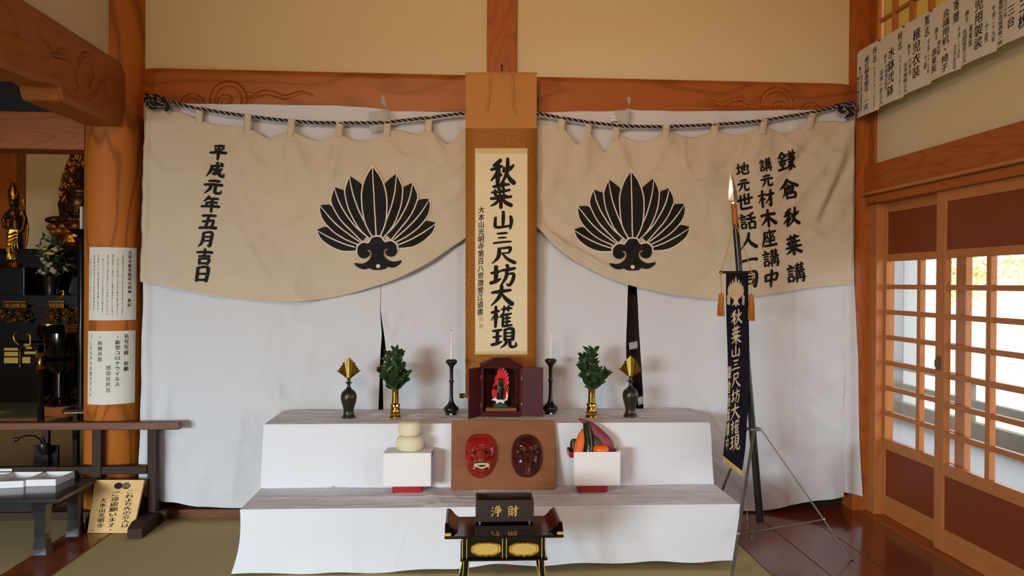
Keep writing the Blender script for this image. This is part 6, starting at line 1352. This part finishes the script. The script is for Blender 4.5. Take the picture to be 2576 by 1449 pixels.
# ------------------------------------------------------------------ inner sanctum
def sanctum():
    struct(bx((PY(110, 1020, 7.7).x, 7.7, 0), (-1.9, 9.2, .150)), 'dais', M['cedarX'], 'wooden dais of the inner sanctum', bevel=.006)
    Z0 = .150
    # main black altar table
    Y = 7.95; t = thing('sanctum_altar', (-3.9, Y, Z0), 'tall black lacquered altar table with gilt ends in the dark inner sanctum', 'altar')
    L = PY(0, 800, Y).x-.4; Rr = PY(232, 800, Y).x; zt = PY(100, 742, Y).z
    bx((L, Y, Z0), (Rr, Y+.45, zt-.10)).build('body', M['black'], t, bevel=.004)
    bx((L-.02, Y-.03, zt-.10), (Rr+.05, Y+.5, zt)).build('top', M['black'], t, bevel=.004)
    def plate(x0, y0, x1, y1, d=.0, mt='darkgold', nm='gilt_plate', par=None, yy=Y-.035):
        a, b = PY(x0, y1, yy), PY(x1, y0, yy); return bx((a.x, yy-.012-d, a.z), (b.x, yy, b.z)).build(nm, M[mt], par or t, bevel=.005)
    plate(8, 757, 66, 761, 0, 'gold'); plate(8, 763, 68, 775); plate(123, 757, 162, 761, 0, 'gold'); plate(124, 763, 162, 775); plate(85, 766, 124, 768, 0, 'darkgold')
    # curled gilt ends
    m = MB(); yy = Y-.02; c = crv([(128, 756, 2), (140, 752, 4), (150, 748, 7), (158, 744, 9), (161, 738, 9), (159, 733, 6), (153, 732, 4), (150, 736, 3)], 6)
    m.tube([PY(x, y, yy) for x, y, w in c], [w*.0021 for x, y, w in c], 12); m.build('curled_end', M['gold'], t)
    # carved aprons: rows of gilt bosses and scrolls
    rnd = random.Random(3)
    for k, (x0, x1, y0, y1) in enumerate(((0, 78, 778, 812), (114, 152, 776, 812), (152, 208, 774, 806))):
        m = MB()
        for _ in range(26):
            px, py = rnd.uniform(x0+3, x1-3), rnd.uniform(y0+3, y1-3); r = rnd.uniform(2.5, 6); q = rnd.uniform(0, 6); sg = rnd.choice((-1, 1))
            m.tube([PY(px+r*(1-i/16)*math.cos(q+sg*i*.6), py+r*(1-i/16)*math.sin(q+sg*i*.6), Y-.05+rnd.uniform(-.004, .004)) for i in range(15)], .0055, 6)
        m.build('carved_apron', M['darkgold'], t)
    m = MB()
    for k in range(9): p = PY(82+k*3.2, 795, Y-.05); m.ell(p, (.004, .004, .004), 8, 6)
    m.build('bead_row', M['chrome'], t)
    # slatted bamboo blind on the right
    m = MB()
    for k in range(14): y = 808+k*4; a, b = PY(168, y, Y-.02), PY(236, y, Y-.02); m.tube([a, b], .0038, 6)
    m.build('slatted_screen', M['darkgold'], t)
    # front lacquer sutra desk with bright fittings
    Y2 = 7.55; d = thing('sutra_desk', PY(70, 960, Y2), 'black lacquered desk with pale gilt panels in front of the sanctum altar', 'desk')
    z1 = PY(50, 868, Y2).z; a, b = PY(-40, 870, Y2), PY(96, 1000, Y2)
    bx((a.x, Y2, .20), (b.x, Y2+.25, z1)).build('body', M['black'], d, bevel=.004)
    for x0, y0, x1, y1 in ((11, 875, 47, 882), (12, 885, 47, 896), (11, 899, 47, 914), (57, 898, 78, 914), (62, 884, 92, 891), (66, 872, 82, 878)):
        plate(x0, y0, x1, y1, 0, 'goldpaint', 'pale_panel', d, Y2)
    for pts in ([(46, 836), (38, 838), (34, 848), (38, 858), (48, 868)], [(64, 842), (72, 841), (76, 848), (76, 866)]):
        MB().tube([PY(x, y, Y2-.01) for x, y in crv(pts, 6)], .010, 8).build('curled_handle', M['gold'], d)
    MB().tube([PY(62, 868, Y2-.01), PY(78, 868, Y2-.01)], .014, 8).build('handle_base', M['goldpaint'], d)
    for x in (50, 92): MB().tube([PY(x, 880, Y2-.02), PY(x, 924, Y2-.02)], .006, 8).build('corner_strip', M['darkgold'], d)
    MB().hexa([(a.x+.05, Y2+.04, .150), (b.x-.05, Y2+.04, .150), (b.x-.05, Y2+.22, .150), (a.x+.05, Y2+.22, .150), (a.x+.05, Y2+.04, .2), (b.x-.05, Y2+.04, .2), (b.x-.05, Y2+.22, .2), (a.x+.05, Y2+.22, .2)]).build('base', M['black'], d)
    # incense urn and bells
    u = PY(93, 868, 7.42); r = .135; ut = thing('incense_urn', PY(93, 868, 7.42), 'round black incense urn with a gilt rim on the sutra desk', 'urn')
    z0 = z1+.002; base = Vector((u.x, Y2+.12, z0)); ut.location = base; hh = PY(93, 814, Y2+.12).z-z0
    MB().lathe([(.05, 0), (.06, .01), (.10, hh*.3), (.125, hh*.6), (.115, hh*.85), (.10, hh*.95)], base, 32).build('bowl', M['black'], ut)
    MB().lathe([(.10, hh*.94), (.112, hh*.95), (.112, hh), (.09, hh)], base, 32).build('rim', M['gold'], ut)
    g = PY(142, 955, 7.45); gs = thing('black_gong', Vector((g.x+.03, 7.47, .15)), 'large rounded black lacquer gong stand beside the sutra desk', 'gong')
    MB().lathe([(.14, 0), (.15, .03), (.08, .08), (.07, .30), (.12, .36), (.135, .42)], (g.x+.03, 7.47, .15), 28).build('stand', M['black'], gs)
    MB().lathe([(.05, .42), (.10, .44), (.135, .50), (.145, .62), (.14, .68), (.12, .68)], (g.x+.03, 7.47, .15), 32).build('bowl', M['black'], gs)
    b_ = PY(103, 912, 7.2); vt = thing('brass_cup', (b_.x, 7.2, 0), 'small shiny brass cup on a dark post in front of the sutra desk', 'cup')
    vt.location.z = 0; zc = b_.z-0; MB().lathe([(.06, 0), (.03, .03), (.025, zc-.10), (.04, zc-.07)], (b_.x, 7.2, 0), 16).build('post', M['black'], vt)
    MB().lathe([(.03, zc-.07), (.045, zc-.04), (.04, zc+.02), (.03, zc+.06), (.042, zc+.09)], (b_.x, 7.2, 0), 20).build('cup', M['brass'], vt)
    # candle stand in front of the seated figure
    cs = PY(192, 640, 7.2); ct = thing('candle_stand', (cs.x, 7.3, 0), 'tall black candle stand beside the round pillar in the inner sanctum', 'candlestick')
    zc = PY(192, 578, 7.3).z; MB().lathe([(.16, 0), (.15, .04), (.04, .1), (.03, .6), (.045, .8), (.03, 1.0), (.04, zc-.14), (.075, zc-.07), (.03, zc-.06)], (cs.x, 7.3, 0), 24).build('post', M['satin'], ct)
    MB().lathe([(.03, zc-.06), (.09, zc-.02), (.13, zc), (.10, zc+.003)], (cs.x, 7.3, 0), 28).build('drip_tray', M['satin'], ct)
    cn = thing('candle', (cs.x, 7.3, zc+.003), 'thick white candle before the seated golden figure', 'candle'); hc = PY(192, 520, 7.3).z-zc
    MB().lathe([(.017, 0), (.017, hc-.004), (.004, hc)], (cs.x, 7.3, zc+.003), 20).build('wax', M['wax'], cn)
    # seated gilt figure with pierced mandorla
    YB2 = 8.75; k = (PY(101, 500, YB2)-PY(100, 500, YB2)).length
    def Q(px, py, dy=0): p = PY(px, py, YB2); p.y += dy; return p
    bt = thing('seated_statue', Q(205, 640), 'seated dark gilt statue on a lotus pedestal before a carved halo', 'statue')
    m = MB(); cx = 205
    m.ell(Q(cx, 556), (62*k, .20, 13*k), 24, 12).ell(Q(cx, 520), (33*k, .15, 40*k), 20, 14).ell(Q(cx, 484), (36*k, .12, 14*k), 20, 12).tube([Q(cx, 482), Q(cx, 462)], [10*k, 9*k], 14).ell(Q(cx-1, 452), (18*k, .10, 22*k), 24, 16)
    for sg in (-1, 1): m.tube([Q(cx+sg*33, 486), Q(cx+sg*44, 515, -.04), Q(cx+sg*30, 540, -.14), Q(cx+sg*8, 545, -.2)], [11*k, 11*k, 9*k, 7*k], 12).ell(Q(cx+sg*50, 556, -.1), (28*k, .12, 11*k), 16, 10).ell(Q(cx+sg*17.5, 455, .0), (2.6*k, .02, 11*k), 8, 8)
    m.ell(Q(cx-1, 456, -.105), (2.4*k, .018, 5*k), 8, 8)
    m.build('figure', M['buddha'], bt, remesh=.011)
    h = MB().ell(Q(cx-1, 440, .012), (19*k, .105, 13*k), 24, 12).ell(Q(cx, 428, .02), (11*k, .06, 7*k), 18, 10)
    h.build('hair', M['buddhahair'], bt, remesh=.009)
    f = MB()
    for sg in (-1, 1): f.tube([Q(cx-1+sg*4, 452, -.097), Q(cx-1+sg*8, 453, -.096), Q(cx-1+sg*12, 452, -.082)], .004, 6).tube([Q(cx-1+sg*3, 447, -.098), Q(cx-1+sg*8, 444.5, -.096), Q(cx-1+sg*13, 447, -.082)], .003, 6)
    f.tube([Q(cx-5, 465, -.088), Q(cx-1, 466, -.093), Q(cx+3, 465, -.088)], .004, 6).ell(Q(cx-1, 441, -.094), (.008, .006, .008), 8, 6)
    f.build('face_lines', M['buddhahair'], bt)
    rb = MB()
    for sg in (-1, 1):
        for i in range(4): rb.tube(crv([Q(cx+sg*(30-i*3), 488+i*5, -.09), Q(cx+sg*(16-i*2), 512+i*6, -.15), Q(cx, 522+i*7, -.16)], 5), .008, 6)
    rb.build('robe_folds', M['buddha'], bt)
    # halo with its scroll work
    O = []
    for i in range(33):
        q = -math.pi*.5+math.pi*2*i/32*1; x = math.cos(math.pi*i/32); 
    Lh = [(156, 630), (136, 590), (122, 545), (118, 500), (120, 455), (130, 415), (148, 378), (175, 345), (206, 325)]; Lh = crv(Lh, 5); Rh = [(412-x, y) for x, y in Lh[::-1]]
    m = MB().prism([Q(x, y, .26) for x, y in Lh+Rh[1:]], (0, 0, 0), (0, .04, 0)); m.build('halo', M['darkgold'], bt, smooth=False, merge=True)
    sw = MB(); rnd = random.Random(9)
    for iy in range(20):
        for ix in range(8):
            px = 122+ix*11+rnd.uniform(-3, 3)+(5 if iy % 2 else 0); py = 352+iy*14+rnd.uniform(-4, 4); e = min(x for x, y in Lh if abs(y-py) < 14) if any(abs(y-py) < 14 for x, y in Lh) else 160
            if px < e+5 or px > 214: continue
            r = rnd.uniform(4.5, 7.5); q = rnd.uniform(0, 6); sg = rnd.choice((-1, 1))
            sw.tube([Q(px+r*(1-i/15)*math.cos(q+sg*i*.62), py+r*(1-i/15)*math.sin(q+sg*i*.62), .252-.012*math.sin(i*.2)) for i in range(14)], .008, 6)
    sw.build('halo_scrollwork', M['darkgold'], bt)
    ri = MB(); ri.tube([Q(206+40*math.cos(q*.15), 462-46*math.sin(q*.15), .24) for q in range(-4, 26)], .010, 8); ri.tube([Q(206+48*math.cos(q*.15), 524-54*math.sin(q*.15), .245) for q in range(-4, 26)], .008, 8)
    ri.build('halo_ring', M['darkgold'], bt)
    lp = MB()
    for row, (py, rx, n, ph) in enumerate(((574, 66, 14, 0), (586, 60, 14, .22))):
        for i in range(n):
            q = 2*math.pi*i/n+ph; c = Q(205+rx*math.cos(q), py, .0); c.y = YB2+.24*math.sin(q); lp.ell(c, (15*k, .07, 10*k), 12, 8)
    lp.build('lotus_petals', M['lotus'], bt, ang=3)
    MB().lathe([(.34, 0), (.36, .03), (.28, .08), (.26, .2), (.30, .26), (.27, .30)], Q(205, 630), 36).build('lotus_base', M['darkgold'], bt)
    pd = Q(205, 631); struct(bx((pd.x-.75, 8.3, .15), (-1.9, 9.15, pd.z)), 'dais', M['black'], 'black dais under the seated statue', bevel=.005)
    # standing gilt figure
    YS2 = 8.4; k2 = (PY(101, 500, YS2)-PY(100, 500, YS2)).length
    def S(px, py, dy=0): p = PY(px, py, YS2); p.y += dy; return p
    st = thing('standing_statue', S(42, 657), 'standing crowned gilt statue with a bright gold skirt at the left edge', 'statue')
    m = MB().tube([S(44, 655), S(44, 620), S(42, 590), S(40, 560), S(40, 530)], [11*k2, 14*k2, 13*k2, 15*k2, 17*k2], 18).ell(S(38, 540), (19*k2, .09, 18*k2), 18, 12).ell(S(36, 512), (11*k2, .07, 13*k2), 18, 12).tube([S(37, 525), S(37, 518)], [6*k2, 6*k2], 10)
    for sg, pts in ((-1, [(22, 535), (12, 552), (18, 572), (32, 578)]), (1, [(56, 532), (66, 552), (62, 580), (50, 590)])): m.tube([S(x, y, -.02*i) for i, (x, y) in enumerate(pts)], [7*k2, 6.5*k2, 5.5*k2, 4.5*k2], 10)
    m.build('figure', M['buddha'], st, remesh=.009)
    cr = MB().tube([S(36, 503), S(34, 488), S(33, 470), S(32, 458)], [12*k2, 13*k2, 8*k2, 3*k2], 12)
    for q in (-10, -5, 5, 10): cr.tube([S(35+q, 500, -.03), S(35+q*1.25, 480, -.02)], [3*k2, 1.5*k2], 6)
    cr.build('crown', M['darkgold'], st)
    sk = MB()
    for i in range(11):
        q = i/10; x = 30+24*q; sk.tube(crv([S(33+18*q, 580, -.06-.05*math.sin(q*3.14)), S(x, 610, -.08-.06*math.sin(q*3.14)), S(x-1+3*math.sin(i*2), 635, -.07-.06*math.sin(q*3.14)), S(x-3+5*q, 653, -.06-.06*math.sin(q*3.14))], 5), 2.3*k2, 8)
    for i in range(4): sk.tube(crv([S(30, 585+i*8, -.09), S(42, 592+i*10, -.15), S(54, 584+i*8, -.09)], 5), 1.6*k2, 6)
    sk.build('skirt_folds', M['gold'], st)
    sl = MB().tube(crv([S(64, 520, -.02), S(60, 502, -.02), S(56, 500), S(52, 505)], 5), 2.2*k2, 8).tube(crv([S(22, 548, -.08), S(36, 560, -.13), S(54, 546, -.09)], 6), 2*k2, 8).tube(crv([S(64, 545, .0), S(70, 580, 0), S(64, 620, 0)], 6), 3*k2, 8)
    sl.build('scarf', M['darkgold'], st)
    MB().lathe([(.15, 0), (.16, .03), (.10, .07), (.12, .12), (.14, .16), (.11, .18)], S(43, 673)-Vector((0, 0, .0)), 24).build('lotus_base', M['darkgold'], st)
    pb_ = S(43, 673); struct(bx((pb_.x-.5, 8.1, .15), (pb_.x+.24, 8.7, pb_.z)), 'dais', M['black'], 'black dais under the standing statue', bevel=.005)
    # flowers
    YF = 8.02; rnd = random.Random(21); zb = zt
    fl = thing('altar_flowers', PY(128, 735, YF), 'vase of dark foliage with pale blossoms on the sanctum altar', 'flowers')
    c = PY(128, 735, YF+.15); c.z = zt; MB().lathe([(.06, 0), (.05, .03), (.07, .12), (.08, .17), (.05, .22), (.065, .26)], c, 20).build('vase', M['bronze'], fl)
    lv = MB(); bl = MB(); yl = MB()
    for i in range(110):
        px, py = rnd.gauss(130, 17), rnd.uniform(600, 690); p = PY(px, py, YF+.1+rnd.uniform(-.12, .12)); leafmesh(lv, p, Vector((rnd.gauss(0, 1), rnd.gauss(0, .6), rnd.gauss(.3, .7))), Vector((.1, -1, .4)), rnd.uniform(.05, .09), rnd.uniform(.012, .02), .2)
    for i in range(12): p = PY(rnd.gauss(125, 16), rnd.uniform(650, 690), YF-.03); bl.ell(p, (.022, .016, .018), 8, 6)
    for i in range(7): p = PY(rnd.uniform(110, 142), rnd.uniform(622, 640), YF-.03); yl.ell(p, (.026, .016, .014), 8, 6)
    for i in range(9): q = rnd.uniform(0, 6.28); lv.tube([c+Vector((0, 0, .2)), c+Vector((.08*math.cos(q), .06*math.sin(q), .45))], .006, 5)
    lv.build('leaves', M['leaf'], fl, ang=3); bl.build('blossoms', M['blossom'], fl); yl.build('yellow_flowers', M['flower'], fl)
sanctum()
